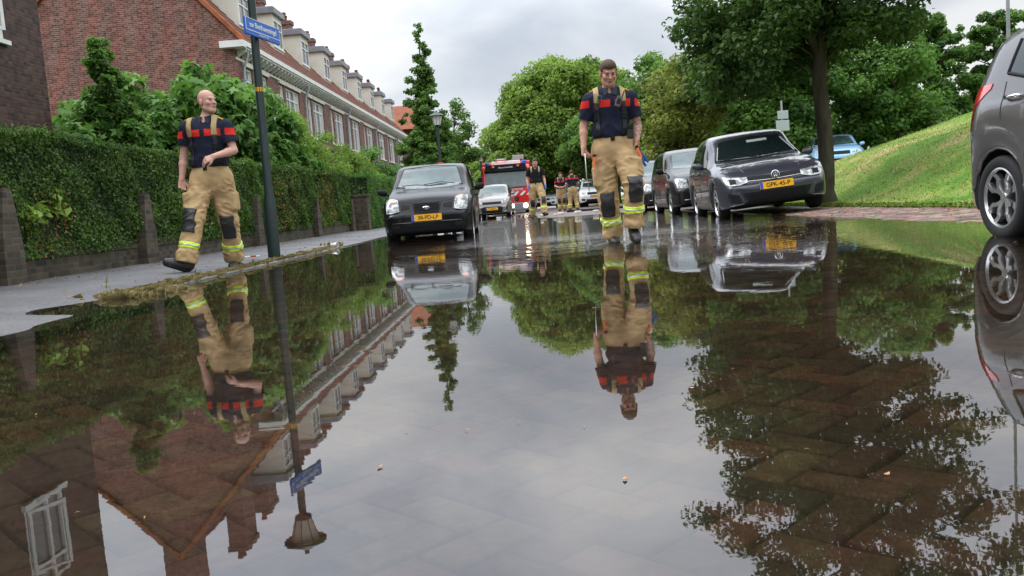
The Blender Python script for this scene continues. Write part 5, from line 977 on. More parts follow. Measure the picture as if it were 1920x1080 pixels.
s1, _ = hatch('silver_hatchback', 'silver beige small hatchback parked just in front of the fire engine', (-1.34, 38.4, -.04), (0, 0, Ht-DEG(3)), 'picanto3', 'paint_silver', ('TT-802-L', 1.88, .40, 0))
w1, _ = hatch('white_suv', 'white off-road car far down the street behind the walking firefighter', (4.2, 52, .02), (0, 0, Ht-DEG(4)), 'suv', 'paint_white', ('6-XKR-29', 2.22, .62, 0))
b1, _ = hatch('navy_car', 'dark blue car mostly hidden behind two talking firefighters', (3.1, 56, .02), (0, 0, Ht), 'suv', 'paint_navy')
w2, _ = hatch('white_car', 'low white car far away between the fire engine crew', (1.75, 62, .02), (0, 0, Ht-DEG(12)), 'sedan', 'paint_white', ('NG-338-T', 2.22, .5, 0))
lb, _ = hatch('light_blue_car', 'light blue car parked beyond the grassy hill', (11.75, 33.0, .80), (0, 0, Ht-DEG(14)), 'sedan', 'paint_blue')
lb2, _ = hatch('silver_car', 'pale roof of a car just showing behind the hill, right of the light blue car', (14.6, 37.5, .62), (0, 0, Ht), 'sedan', 'paint_silver')
# ---------------------------------------------------------------- fire engine
def fire_engine():
    o = thing('fire_engine', 'red fire engine with white stripes and lit headlights standing in the flooded street', 'fire engine', (-.86, 43.0, -.06))
    R = MATS['red_paint']; W2 = 1.22
    # cab: side profile (y towards the back, z), bevelled across
    def cabfn(sc): return lambda u, v, t: (t, u, v)
    prof = [(0.0, .55), (0.0, 1.05), (.03, 1.45), (.22, 2.35), (.34, 2.52), (2.0, 2.56), (2.0, .5)]
    m = MB(); m.prism(prof, -W2, W2, cabfn(1)); m.build('cab', R, o, bevel=.09)
    m = MB(); m.box(-1.25, 1.25, 2.05, 7.4, .55, 2.78); m.build('equipment_body', R, o, bevel=.05)
    # windscreen
    m = MB(); m.prism([(-1.05, 1.42), (1.05, 1.42), (1.0, 2.28), (-1.0, 2.28)], 0, .03, lambda u, v, t: (u, -.025+(v-1.4)*.19+t*.5+.03, v)); ws = m.build('windshield', MATS['screen_glass'], o, bevel=.01)
    m = MB(); m.prism([(-1.1, 2.22), (1.1, 2.22), (.98, 2.58), (-.98, 2.58)], 0, .12, lambda u, v, t: (u, .02+(v-2.2)*.3-t*.8+.06, v)); sv = m.build('sun_visor', MATS['dark'], o, bevel=.03)
    textmesh('lettering', 'BRANDWEER', .12, MATS['sign_white'], sv, Matrix.Translation((0, .06, 2.40)) @ Matrix.Rotation(math.radians(90), 4, 'X'), ext=.02)
    for x in (-.62, .62): m = MB(); m.box(x-.06, x+.06, -.07, .1, 2.42, 2.5); m.build('marker_light', MATS['lens_orange'], sv, bevel=.01)
    m = MB(); m.tube([(-1.08, .01, 1.36), (-.2, -.02, 1.40)], .012, 5); m.build('wiper', MATS['black'], o); m = MB(); m.tube([(.0, -.02, 1.36), (.9, .0, 1.42)], .012, 5); m.build('wiper', MATS['black'], o)
    textmesh('lettering', 'BRANDWEER', .15, MATS['sign_white'], o, Matrix.Translation((.35, -.015, 1.28)) @ Matrix.Rotation(math.radians(90), 4, 'X'), ext=.01)
    m = MB()
    for k in range(7):
        x = -1.1+k*.34; m.prism([(x, .98), (x+.14, .98), (x+.34, 1.18), (x+.20, 1.18)], -.012, .004, lambda u, v, t: (min(max(u, -1.15), 1.15), t, v))
    m.build('stripes', MATS['white_gloss'], o)
    m = MB(); m.box(-.55, .55, -.02, .02, .72, .92); g = m.build('grille', MATS['black'], o, bevel=.01); 
    m = MB()
    for z in (.77, .82, .87): m.box(-.5, .5, -.035, -.021, z-.008, z+.008)
    m.build('grille_bar', MATS['grey_alu'], g)
    m = MB(); m.box(-1.24, 1.24, -.14, .5, .22, .62); bp = m.build('bumper', MATS['lead'], o, bevel=.06)
    for sg in (-1, 1):
        m = MB(); m.lathe([(0, .0), (.11, .0), (.13, -.04)], 20, Matrix.Translation((sg*.88, -.155, .46)) @ Matrix.Rotation(math.pi/2, 4, 'X')); m.build('headlight', MATS['lamp_on'], bp)
        m = MB(); m.box(sg*1.30-.10, sg*1.30+.10, .05, .12, 1.5, 2.0); m.build('mirror', MATS['black'], o, bevel=.03); m = MB(); m.tube([(sg*1.2, .15, 2.2), (sg*1.3, .08, 2.1), (sg*1.3, .08, 1.45), (sg*1.2, .15, 1.35)], .015, 6); m.build('mirror_arm', MATS['black'], o)
        m = MB(); m.box(sg*1.221-.004, sg*1.221+.004, .6, 1.5, 1.5, 2.3); m.build('side_window', MATS['car_glass'], o)
        m = MB(); m.box(sg*1.253-.004, sg*1.253+.004, 2.3, 7.2, 1.05, 1.25); m.build('side_stripe', MATS['white_gloss'], o)
        for y in (1.0, 5.6):
            M = Matrix.Translation((sg*1.0, y, .46)) @ Matrix.Rotation(math.pi/2, 4, 'Y'); m = MB(); m.lathe([(.28, -.14), (.42, -.15), (.46, -.1), (.46, .1), (.42, .15), (.28, .14), (.0, .05)], 28, M); wl = m.build('wheel', MATS['rubber'], o, smooth=True); m = MB(); m.lathe([(0, -.12), (.1, -.14), (.27, -.1)], 20, M); m.lathe([(0, .12), (.1, .14), (.27, .1)], 20, M); m.build('rim', MATS['grey_alu'], wl)
        m = MB(); m.lathe([(.11, 0), (.11, .14), (.06, .18), (0, .18)], 14, Matrix.Translation((sg*.95, .7, 2.57))); m.build('beacon', MATS['plate_blue'], o)
    m = MB(); m.box(-.75, .75, 1.2, 1.8, 2.6, 2.8); m.build('roof_box', MATS['white_gloss'], o, bevel=.03)
    m = MB()
    for x in (-.45, -.05): m.tube([(x, 1.1, 2.9), (x, 6.5, 3.0)], .03, 6)
    for k in range(14): m.tube([(-.45, 1.2+k*.4, 2.9+k*.0075), (-.05, 1.2+k*.4, 2.9+k*.0075)], .018, 5)
    for x in (-.5, 0): m.tube([(x, 1.2, 2.78), (x, 1.2, 3.0)], .025, 5)
    m.build('ladder', MATS['steel'], o)
    m = MB(); m.box(.35, .95, 1.3, 1.55, 2.85, 3.05); m.tube([(.4, 1.4, 2.75), (.4, 1.4, 3.05)], .02, 6); m.tube([(.9, 1.4, 2.75), (.9, 1.4, 3.05)], .02, 6); m.build('floodlight', MATS['steel'], o, bevel=.02)
    m = MB(); m.tube([(-1.1, 1.3, 2.78), (-1.1, 1.3, 3.0)], .02, 5); m.box(-1.2, -1.0, 1.2, 1.4, 2.98, 3.1); m.build('work_lamp', MATS['black'], o)
    return o
fire_engine()
# ================================================================ people: smooth blended bodies, polygonised here
def surface(fn, lo, hi, h):
    lo = np.array(lo, float); hi = np.array(hi, float); B = 8
    nb = np.maximum(1, np.ceil((hi-lo)/(h*B)).astype(int)); n = nb*B+1
    D = np.full(n, 1.0, np.float32)
    bc = np.stack(np.meshgrid(*[np.arange(k) for k in nb], indexing='ij'), -1).reshape(-1, 3)
    ctr = lo+(bc+.5)*B*h; d = fn(ctr); act = bc[np.abs(d) < B*h*.87*1.35+.01]
    ins = bc[d <= -(B*h*.87*1.35+.01)]
    for b in ins: D[b[0]*B:b[0]*B+B+1, b[1]*B:b[1]*B+B+1, b[2]*B:b[2]*B+B+1] = -1
    g = np.stack(np.meshgrid(*[np.arange(B+1)]*3, indexing='ij'), -1).reshape(-1, 3)
    for s in range(0, len(act), 400):
        a = act[s:s+400]; idx = (a[:, None, :]*B+g[None]).reshape(-1, 3); v = fn(lo+idx*h); D[idx[:, 0], idx[:, 1], idx[:, 2]] = v
    S = D < 0
    c = S[:-1, :-1, :-1].astype(np.int8)
    tot = sum(S[i:n[0]-1+i, j:n[1]-1+j, k:n[2]-1+k].astype(np.int8) for i in (0, 1) for j in (0, 1) for k in (0, 1))
    A = (tot > 0) & (tot < 8); ci = np.argwhere(A); vid = np.full(A.shape, -1, np.int64); vid[A] = np.arange(len(ci))
    acc = np.zeros((len(ci), 3)); cnt = np.zeros(len(ci))
    cor = [(0, 0, 0), (1, 0, 0), (0, 1, 0), (1, 1, 0), (0, 0, 1), (1, 0, 1), (0, 1, 1), (1, 1, 1)]
    dv = [D[ci[:, 0]+a, ci[:, 1]+b, ci[:, 2]+c_] for a, b, c_ in cor]
    for p in range(8):
        for q in range(p+1, 8):
            if sum(abs(cor[p][i]-cor[q][i]) for i in range(3)) != 1: continue
            m = (dv[p] < 0) != (dv[q] < 0); t = dv[p]/(dv[p]-dv[q]+1e-12); pt = np.array(cor[p])+t[:, None]*(np.array(cor[q])-np.array(cor[p])); acc[m] += pt[m]; cnt[m] += 1
    V = lo+(ci+acc/np.maximum(cnt, 1)[:, None])*h; F = []
    for ax in range(3):
        o1, o2 = [a for a in range(3) if a != ax]; sl0 = [slice(None)]*3; sl1 = [slice(None)]*3; sl0[ax] = slice(0, -1); sl1[ax] = slice(1, None)
        ch = S[tuple(sl0)] != S[tuple(sl1)]; e = np.argwhere(ch); e = e[(e[:, o1] > 0) & (e[:, o2] > 0) & (e[:, o1] < n[o1]-1) & (e[:, o2] < n[o2]-1)]
        st = S[e[:, 0], e[:, 1], e[:, 2]]; q = []
        for a, b in ((-1, -1), (0, -1), (0, 0), (-1, 0)):
            f = e.copy(); f[:, o1] += a; f[:, o2] += b; q.append(vid[f[:, 0], f[:, 1], f[:, 2]])
        q = np.stack(q, 1); flip = st if ax != 1 else ~st; q[~flip] = q[~flip][:, ::-1]; F.append(q)
    F = np.concatenate(F); F = F[(F >= 0).all(1)]
    return V, F
def smin(a, b, k):
    h = np.clip(.5+.5*(b-a)/k, 0, 1); return b+(a-b)*h-k*h*(1-h)
def capd(P, a, b, ra, rb, sy=1.0):
    a = np.array(a, float); b = np.array(b, float)
    if sy != 1.0: s = np.array([1, 1/sy, 1]); P = P*s; a = a*s; b = b*s
    ba = b-a; pa = P-a; t = np.clip((pa@ba)/(ba@ba+1e-12), 0, 1); d = np.linalg.norm(pa-t[:, None]*ba, axis=1)-(ra+(rb-ra)*t)
    return d*(sy if sy < 1 else 1)
def elld(P, c, r):
    r = np.array(r, float); q = P-np.array(c, float); k0 = np.linalg.norm(q/r, axis=1); k1 = np.linalg.norm(q/(r*r), axis=1); return k0*(k0-1)/np.maximum(k1, 1e-9)
def rotz(P, c, a):
    q = P-np.array(c, float); ca, sa = math.cos(-a), math.sin(-a); return np.stack([q[:, 0]*ca-q[:, 1]*sa, q[:, 0]*sa+q[:, 1]*ca, q[:, 2]], 1)
mat('skin_cloth', (1, 1, 1), 0.62, attr='col', bump=0.12, bscale=160, spec=0.35, coord='obj'); mat('cloth', (1, 1, 1), 0.85, attr='col', bump=0.35, bscale=260, spec=0.2, coord='obj')
mat('khaki', (0.49, 0.335, 0.17), 0.85, col2=(0.37, 0.25, 0.125), scale=7, bump=0.25, bscale=150, coord='obj', spec=0.2); mat('navy', (0.014, 0.017, 0.035), 0.85)
mat('hi_vis', (0.62, 0.85, 0.03), 0.5); mat('reflect_grey', (0.50, 0.52, 0.52), 0.35, metal=0.3); mat('leather', (0.018, 0.017, 0.017), 0.45, bump=0.3, bscale=90); mat('webbing', (0.36, 0.26, 0.12), 0.8); mat('black_web', (0.012, 0.012, 0.014), 0.7)
mat('hi_orange', (0.85, 0.16, 0.02), 0.6); mat('radio_grey', (0.055, 0.06, 0.065), 0.5); mat('hair_brown', (0.07, 0.04, 0.022), 0.8, bump=0.6, bscale=300); mat('boot_red', (0.5, 0.02, 0.02), 0.5); mat('glove_blue', (0.12, 0.25, 0.75), 0.5); mat('cloth_blue', (0.02, 0.12, 0.35), 0.7)
_nt = np.random.default_rng(123).random((32, 32, 32)).astype(np.float32)
def vn(P):
    i = np.floor(P).astype(int); f = P-i; f = f*f*(3-2*f); o = 0
    for a in (0, 1):
        for b in (0, 1):
            for c in (0, 1): o = o+_nt[(i[:, 0]+a) & 31, (i[:, 1]+b) & 31, (i[:, 2]+c) & 31]*(f[:, 0] if a else 1-f[:, 0])*(f[:, 1] if b else 1-f[:, 1])*(f[:, 2] if c else 1-f[:, 2])
    return o
def crease(P, M, s):   # ridged, stretched noise: long soft cloth folds
    q = (P@np.array(M, float).T)*s; return 1-2*np.abs(vn(q+7.3)-.5)*1.6+.35*(vn(q*2.1)-.5)
def person(root, j, h=.007, skin=(.52, .29, .21), hair=None, shirt=(.014, .017, .035), red=True, tattoo=False, gloves=False, seed=0, detail=True, back=False):
    A = {k: np.array(v, float) for k, v in j.items() if isinstance(v, tuple) and len(v) == 3}
    yaw, hy, hp, ty = j['yaw'], j['hyaw'], j['hpitch'], j['yaw']
    pel, che, nck, hd = A['pelvis'], A['chest'], A['neck'], A['head']
    cy, sy_ = math.cos(hy), math.sin(hy)
    def headloc(P):
        q = rotz(P, hd, hy); c, s = math.cos(hp), math.sin(hp); return np.stack([q[:, 0], q[:, 1]*c-q[:, 2]*s, q[:, 1]*s+q[:, 2]*c], 1)
    def fhead(P):
        q = headloc(P); d = elld(q, (0, .012, .035), (.077, .096, .088)); d = smin(d, elld(q, (0, -.020, -.045), (.060, .068, .080)), .03); d = smin(d, capd(q, (-.012, -.066, -.103), (.012, -.066, -.103), .018, .018), .025)
        for s in (-1, 1):
            d = smin(d, elld(q, (s*.040, -.060, -.025), (.022, .024, .022)), .02); d = smin(d, elld(q, (s*.082, .008, -.010), (.009, .022, .034)), .008); d = smin(d, capd(q, (s*.055, .0, -.07), (s*.022, -.055, -.10), .016, .016), .03)
            d = -smin(-d, elld(q, (s*.031, -.098, .002), (.019, .016, .011)), .008); d = smin(d, elld(q, (s*.031, -.077, .002), (.012, .012, .012)), .003)
        d = smin(d, capd(q, (-.036, -.083, .022), (.036, -.083, .022), .010, .010), .012)
        d = smin(d, capd(q, (0, -.086, .004), (0, -.108, -.030), .008, .014), .009); d = smin(d, elld(q, (0, -.100, -.034), (.017, .010, .008)), .006)
        d = smin(d, elld(q, (0, -.086, -.060), (.024, .009, .006)), .005); d = smin(d, elld(q, (0, -.085, -.071), (.020, .009, .006)), .004)
        return d
    def fhand(P, w, dr, nn, sg, curl, sc=1.0):
        w = np.array(w, float); dr = np.array(dr, float); dr /= np.linalg.norm(dr); nn = np.array(nn, float); nn -= dr*(nn@dr); nn /= np.linalg.norm(nn); s = np.cross(dr, nn)*sg
        d = None
        for k, (o, l1, l2) in enumerate(((-.030, .036, .030), (-.010, .042, .034), (.011, .040, .032), (.030, .030, .025))):
            m0 = w+s*o*.55+dr*.012; m1 = w+s*o+dr*.085*(1-.04*abs(k-1.5)); e = capd(P, m0, m1, .015, .0125); d = e if d is None else smin(d, e, .012)
            c1 = curl*(.7+.12*k); p1 = m1+(dr*math.cos(c1)+nn*math.sin(c1))*l1; c2 = c1+curl*.9; p2 = p1+(dr*math.cos(c2)+nn*math.sin(c2))*l2; c3 = c2+curl*.6; p3 = p2+(dr*math.cos(c3)+nn*math.sin(c3))*l2*.7
            e = np.minimum(np.minimum(capd(P, m1, p1, .0095, .0088), capd(P, p1, p2, .0088, .0080)), capd(P, p2, p3, .008, .0068)); d = smin(d, e, .004)
        t0 = w-s*.022+dr*.025; t1 = w-s*.052+dr*.060+nn*.012; t2 = t1+dr*.030+nn*.018-s*.002; t3 = t2+dr*.02+nn*.016+s*.006
        d = smin(d, np.minimum(np.minimum(capd(P, t0, t1, .014, .011), capd(P, t1, t2, .011, .0095)), capd(P, t2, t3, .0095, .008)), .009)
        return d
    def ftorso(P):
        q = rotz(P, (0, 0, 0), 0)
        a, b = pel, che; up = b-a
        d = capd(P, a+np.array([0, 0, -.02]), a+up*.45, .165, .150, .66); d = smin(d, capd(P, a+up*.45, b, .150, .168, .66), .06)
        s1, s2 = A['shL'], A['shR']; m = (s1+s2)/2
        d = smin(d, capd(P, s1+(m-s1)*.22, s2+(m-s2)*.22, .078, .078, .95), .09); d = smin(d, capd(P, b+np.array([0, .02, .05]), nck, .10, .058, .9), .07)
        return d
    def farm(P, u, r0=.058, r1=.046, r2=.031):
        s, e, w = A['sh'+u], A['el'+u], A['wr'+u]; d = smin(elld(P, s, (.066, .066, .07)), capd(P, s, e, r0, r1*.95), .04)
        m = e+(w-e)*.3; d = smin(d, capd(P, e, m, r1*.95, r1*.98), .02); return smin(d, capd(P, m, w, r1*.98, r2), .02)
    hands = j['hands']
    def fbody(P):
        d = smin(fhead(P), capd(P, hd+np.array([0, .018, -.07]), nck+np.array([0, .02, -.02]), .056, .064), .03); d = smin(d, ftorso(P)+.012, .04)
        for u in 'LR':
            d = smin(d, farm(P, u)+.004, .03); dr, nn, sg, cu = hands[u]; d = smin(d, fhand(P, A['wr'+u], dr, nn, sg, cu), .014)
        for u in 'LR':
            hp_, kn, an = A['hip'+u], A['kn'+u], A['an'+u]; d = smin(d, smin(capd(P, hp_, kn, .085, .055), capd(P, kn, an, .055, .04), .03), .05)
        return d
    ext = np.array([v for v in A.values()]); lo = ext.min(0)-.2; hi = ext.max(0)+.2
    V, F = surface(fbody, lo, hi, h)
    q = headloc(V); col = np.tile(np.array(skin), (len(V), 1)); r_ = np.random.default_rng(seed)
    col *= (1+.07*wav(V[:, 0]*30, V[:, 2]*25+V[:, 1]*20))[:, None]
    inh = (q[:, 2] > -.14) & (np.abs(q[:, 0]) < .1) & (np.abs(q[:, 1]) < .14); front = inh & (q[:, 1] < -.05)
    def tint(mk, c, f): col[mk] = col[mk]*(1-f)+np.array(c)*f
    tint(inh & (np.abs(q[:, 0]) > .073) & (np.abs(q[:, 2]+.01) < .04), (.60, .22, .17), .5); tint(front & (np.hypot(np.abs(q[:, 0])-.04, q[:, 2]+.03) < .022), (.58, .24, .18), .35)
    tint(inh & (q[:, 2] < -.035) & (q[:, 1] < .01), (.20, .12, .09), .22)
    tint(front & (np.abs(q[:, 2]+.064) < .010) & (np.abs(q[:, 0]) < .024), (.33, .12, .09), .45); tint(front & (np.abs(q[:, 2]+.0655) < .0035) & (np.abs(q[:, 0]) < .016), (.12, .05, .04), .6)
    tint(front & (np.abs(q[:, 2]-.002) < .010) & (np.abs(np.abs(q[:, 0])-.031) < .016), (.16, .075, .055), .6); tint(front & (np.abs(q[:, 2]-.001) < .0055) & (np.abs(np.abs(q[:, 0])-.031) < .008), (.02, .015, .012), .9)  # socket shade painted into the skin around the eyes, then the dark eyes
    tint(front & (np.abs(q[:, 2]-.022+.15*np.abs(np.abs(q[:, 0])-.03)) < .006) & (np.abs(q[:, 0]) > .012) & (np.abs(q[:, 0]) < .052), (.06, .035, .02), .75 if hair else .4)
    if not hair: tint(inh & (q[:, 2] > .03) & (q[:, 1] > .03), (.16, .12, .10), .25)
    if gloves:
        for u in 'LR': tint(np.linalg.norm(V-A['wr'+u]-np.array(hands[u][0])/np.linalg.norm(hands[u][0])*.08, axis=1) < .115, (.13, .27, .75), .95)
    if tattoo:
        mk = (np.linalg.norm(np.cross(V-A['elR'], (A['wrR']-A['elR'])/np.linalg.norm(A['wrR']-A['elR'])), axis=1) < .07) & (V[:, 2] > A['wrR'][2]+.03) & (V[:, 0] > A['elR'][0]-.08); pat = wav(V[:, 0]*60, V[:, 2]*55+V[:, 1]*40, 1.2) > -.05; tint(mk & pat, (.10, .10, .11), .55)
    body = np_mesh('body', V, F, MATS['skin_cloth'], root, smooth=True, vcol=np.clip(col, 0, 1))
    if hair:
        def fh(P):
            q = headloc(P); cap_ = np.maximum(elld(q, (0, .014, .037), (.084, .103, .094)), -(q[:, 2]-np.where(q[:, 1] < -.045, .058+.9*np.maximum(0, -.045-q[:, 1])*.3, np.where(q[:, 1] < .02, .012-.2*q[:, 1], -.045)))); top = elld(q, (0, -.01, .075), (.068, .088, .058)); top = np.maximum(top, -(q[:, 2]-.055)); return smin(cap_, top, .01)+.0015*np.sin(q[:, 0]*300)*np.sin(q[:, 1]*260)
        Vh, Fh = surface(fh, hd-.16, hd+.16, h*.8); np_mesh('hair', Vh, Fh, MATS[hair], root, smooth=True)
    # ---- shirt
    bz = j['belt']; rg = np.random.default_rng(seed+1); ph = rg.random(6)*6
    def fold(P, a=.004): return a*np.sin(P[:, 2]*46+P[:, 0]*22+ph[0]+2*np.sin(P[:, 0]*15+P[:, 2]*9))*np.sin(P[:, 0]*31-P[:, 2]*14+ph[1])
    def fsh_t(P): return ftorso(P)-.006-.010*(crease(P, ((1, .2, .9), (.2, 1, .3), (-.9, .4, 1.1)), 7.0)-.5)-.012*np.exp(-((P[:, 2]-bz-.03)/.05)**2)
    def fslv(P, u):
        s, e = A['sh'+u], A['el'+u]; dr = (e-s)/np.linalg.norm(e-s); ln = j.get('sleeve', .19); t = (P-s)@dr; d = capd(P, s+dr*-.01, s+dr*(ln+.05), .070, .074); return np.maximum(d-.006*(crease(P, ((1, .2, .9), (.2, 1, .3), (-.9, .4, 1.1)), 9.0)-.5), t-ln)
    def fshirt(P):
        d = fsh_t(P)
        for u in 'LR': d = smin(d, fslv(P, u), .035)
        d = np.maximum(d, -(P[:, 2]-(bz-.03))); q = P-nck; hole = capd(P, nck+np.array([0, -.02, -.035]), nck+np.array([0, -.03, .12]), .060, .075)
        d = np.maximum(d, -hole)
        for u in 'LR':
            s, e = A['sh'+u], A['el'+u]; dr = (e-s)/np.linalg.norm(e-s); ln = j.get('sleeve', .19); d = np.maximum(d, -np.maximum(capd(P, s+dr*(ln-.03), e, .060, .060), -(((P-s)@dr)-(ln-.025))))
        return d
    V, F = surface(fshirt, np.array([lo[0], lo[1], bz-.06]), np.array([hi[0], hi[1], nck[2]+.12]), h)
    col = np.tile(np.array(shirt), (len(V), 1)); rd = np.array((.62, .028, .018))
    if red:
        zc = j.get('redz', 1.395); xb = V[:, 0]-che[0]
        slant = j.get('slant', 0.0); zz = V[:, 2]-slant*xb
        mk = (np.abs(zz-zc) < .036) & (np.abs(V[:, 0]-(A['shL'][0]+A['shR'][0])/2-j.get('cx', 0)) > .024); ax_ = np.abs(V[:, 0]-(A['shL'][0]+A['shR'][0])/2-j.get('cx', 0)); mk &= ~((ax_ > .178) & (ax_ < .226)); col[mk] = rd
        mk2 = np.zeros(len(V), bool)
        if back: col[(np.abs(zz-zc) < .03)] = rd
    so = np_mesh('shirt', V, F, MATS['cloth'], root, smooth=True, vcol=col)
    # collar
    def fcol(P):
        d = np.abs(capd(P, nck+np.array([0, .0, -.05]), nck+np.array([0, .012, .055]), .096, .068))-.007; return np.maximum(np.maximum(d, P[:, 2]-(nck[2]+.048+.3*(P[:, 1]-nck[1]))), np.maximum(-(P[:, 2]-(nck[2]-.055)), np.where(P[:, 1] < nck[1], .012+.22*(nck[2]+.02-P[:, 2])-np.abs(P[:, 0]-nck[0]), -1)))
    Vc, Fc = surface(fcol, nck-.13, nck+.13, h*.8); np_mesh('collar', Vc, Fc, MATS['navy'] if red else MATS['black_web'], so, smooth=True)
    # ---- trousers
    def fleg(P, u, folds=True):
        hp_, kn, an = A['hip'+u], A['kn'+u], A['an'+u]; d = smin(capd(P, hp_, kn, .128, .100), capd(P, kn, an+(an-kn)*-.02, .100, .098), .03)
        k1 = kn+(an-kn)*.86; d = smin(d, capd(P, k1, an+np.array([0, 0, -.0]), .098, .102), .02)
        # creases gather at the knee, at the crotch and above the boot
        sg = 1 if u == 'L' else -1
        w = .004+.013*np.exp(-((P[:, 2]-kn[2]-.02)/.12)**2)+.016*np.exp(-((P[:, 2]-an[2]-.07)/.07)**2)+.015*np.exp(-((P[:, 2]-hp_[2]+.14)/.13)**2)
        if not folds: return d-.006
        return d-w*(crease(P, ((1, .3, .45*sg), (.2, 1, .3), (-.9*sg, .4, 2.2)), 9.0)-.5)
    def ftr(P):
        d = smin(fleg(P, 'L'), fleg(P, 'R'), .025); c = pel+np.array([0, 0, -.04]); d = smin(d, capd(P, c+np.array([-.05, 0, 0]), c+np.array([.05, 0, 0]), .135, .135, .78), .05)
        d = smin(d, capd(P, c, np.array([pel[0], pel[1], bz]), .17, .172, .70), .05)
        for u, sg in (('L', -1), ('R', 1)):   # cargo pockets
            hp_, kn = A['hip'+u], A['kn'+u]; m = hp_+(kn-hp_)*.52; pc = m+np.array([sg*.085, .0, 0]); q = np.abs(P-pc)-np.array([.028, .055, .075]); bx = np.linalg.norm(np.maximum(q, 0), axis=1)+np.minimum(q.max(1), 0)-.02; d = smin(d, bx, .035)
        d = d-.007*(crease(P, ((1.2, .2, .5), (.2, 1, .3), (-.5, .4, 1.0)), 8.0)-.5)
        d = np.maximum(d, P[:, 2]-(bz+.012+.03*np.maximum(0, P[:, 1]-pel[1])/.1))
        for u in 'LR':
            an, kn = A['an'+u], A['kn'+u]; dr = (an-kn)/np.linalg.norm(an-kn); t = (P-an)@dr; d = np.maximum(d, np.where(np.linalg.norm(P-an, axis=1) < .2, t-.035, -1))
        return d
    V, F = surface(ftr, np.array([lo[0], lo[1], lo[2]]), np.array([hi[0], hi[1], bz+.06]), h); to = np_mesh('trousers', V, F, MATS['khaki'], root, smooth=True)
    def extra(name, fn, l, hh, m, par): 
        V, F = surface(fn, l, hh, h)
        if len(F): return np_mesh(name, V, F, MATS[m], par, smooth=True)
    for u in 'LR':
        kn, an = A['kn'+u], A['an'+u]; dr = (an-kn)/np.linalg.norm(an-kn); c = kn+np.array([0, -.0, -.01])+dr*.01; fa = j.get('pad'+u, -.15 if u == 'L' else .12)
        def fp(P):
            t = (P-c)@dr; q = P-c; lat = q[:, 0]*math.cos(fa)+q[:, 1]*math.sin(fa)
            fl_ = .55*fleg(P, u)+.45*fleg(P, u, False); return np.maximum(np.maximum(np.maximum(fl_-.013, -(fl_+.012)), np.abs(t)-.125), np.maximum(np.abs(lat)-.070-.004*np.sin(t*45), (q[:, 1]*math.cos(fa)-q[:, 0]*math.sin(fa))))
        extra('knee_pad', fp, c-.22, c+.22, 'leather', to)
        for (tc, hw_, mm, of) in ((.60, .033, 'hi_vis', .006), (.60, .011, 'reflect_grey', .0085)):
            cc = kn+(an-kn)*j.get('band', tc)
            def fb(P): return np.maximum(np.maximum(fleg(P, u)-of, -(fleg(P, u)+.01)), np.abs((P-cc)@dr)-hw_)
            extra('reflective_band' if mm == 'hi_vis' else 'silver_stripe', fb, cc-.17, cc+.17, mm, to)
        # boot
        ft = np.array(j['foot'+u], float); tdir = ft/np.linalg.norm(ft); up = np.array([0, 0, 1.])-tdir*tdir[2]; up /= np.linalg.norm(up)
        heel = an+np.array([0, .015, 0])-up*.085-tdir*.035; ball = heel+tdir*.165; toe = heel+tdir*.215
        def fboot(P):
            d = smin(capd(P, an+np.array([0, .01, .06]), heel+up*.045, .066, .052), capd(P, heel+up*.02, ball+up*.005, .046, .050), .03); d = smin(d, capd(P, ball, toe, .050, .040), .02); return np.maximum(d, -((P-heel)@up+.030))
        V, F = surface(fboot, np.minimum(an, toe)-.16, np.maximum(an, toe)+.16, h); bo = np_mesh('boot', V, F, MATS['leather'], root, smooth=True)
        def fsole(P):
            d = smin(capd(P-up*0, heel, ball, .052, .056), capd(P, ball, toe, .054, .045), .02); t = (P-heel)@up; return np.maximum(np.maximum(d, t+.022), -(t+.046))
        extra('sole', fsole, np.minimum(heel, toe)-.1, np.maximum(heel, toe)+.1, 'rubber', bo)
        def fred(P): t = (P-heel)@up; return np.maximum(np.maximum(fboot(P)-.006, np.abs(t-.085)-.014), ((P-heel)@tdir)*-1+.055)
        extra('boot_tab', fred, an-.13, an+.13, 'boot_red', bo)
    # ---- braces: sand webbing above, black straps and clips below
    for sx in j['straps']:
        for (z0, z1, mm, wd) in ((1.40+j.get('sz', 0), 1.62, 'webbing', .026), (bz-.02, 1.40+j.get('sz', 0), 'black_web', .021)):
            def fs(P): return np.maximum(np.maximum(np.maximum(fshirt_solid(P)-.013, -(fshirt_solid(P)+.004)), np.abs(P[:, 0]-sx-che[0]*0)-wd), np.maximum(z0-P[:, 2], P[:, 2]-z1))
            def fshirt_solid(P): return smin(fsh_t(P), smin(fslv(P, 'L'), fslv(P, 'R'), .01), .035)
            extra('brace_strap', fs, (sx-.06, lo[1], z0-.03), (sx+.06, hi[1], z1+.03), mm, root)
    for sx in j['straps']:
        for z in (bz+.02, bz+.17):
            y = che[1]-.11-.004; 
            g = MB(); dd = surface
            g.box(sx-.032, sx+.032, -.012, .014, z-.03, z+.035); b_ = g.build('brace_clip', MATS['black'], root, bevel=.006)
            ys = np.linspace(pel[1]-.3, pel[1], 60); dv_ = fsh_t(np.stack([np.full(60, sx), ys, np.full(60, z)], 1)); k = int(np.argmax(dv_ < 0.0)); b_.location = (0, ys[k]-.016, 0)
    g = MB(); g.box(-.02, .02, -.01, .01, -.035, .035); b_ = g.build('belt_clip', MATS['black'], root, bevel=.004); ys = np.linspace(pel[1]-.3, pel[1], 80); dv_ = ftr(np.stack([np.full(80, pel[0]), ys, np.full(80, bz-.03)], 1)); k = int(np.argmax(dv_ < 0.0)); b_.location = (pel[0]-.01, ys[k]-.004, bz-.03)
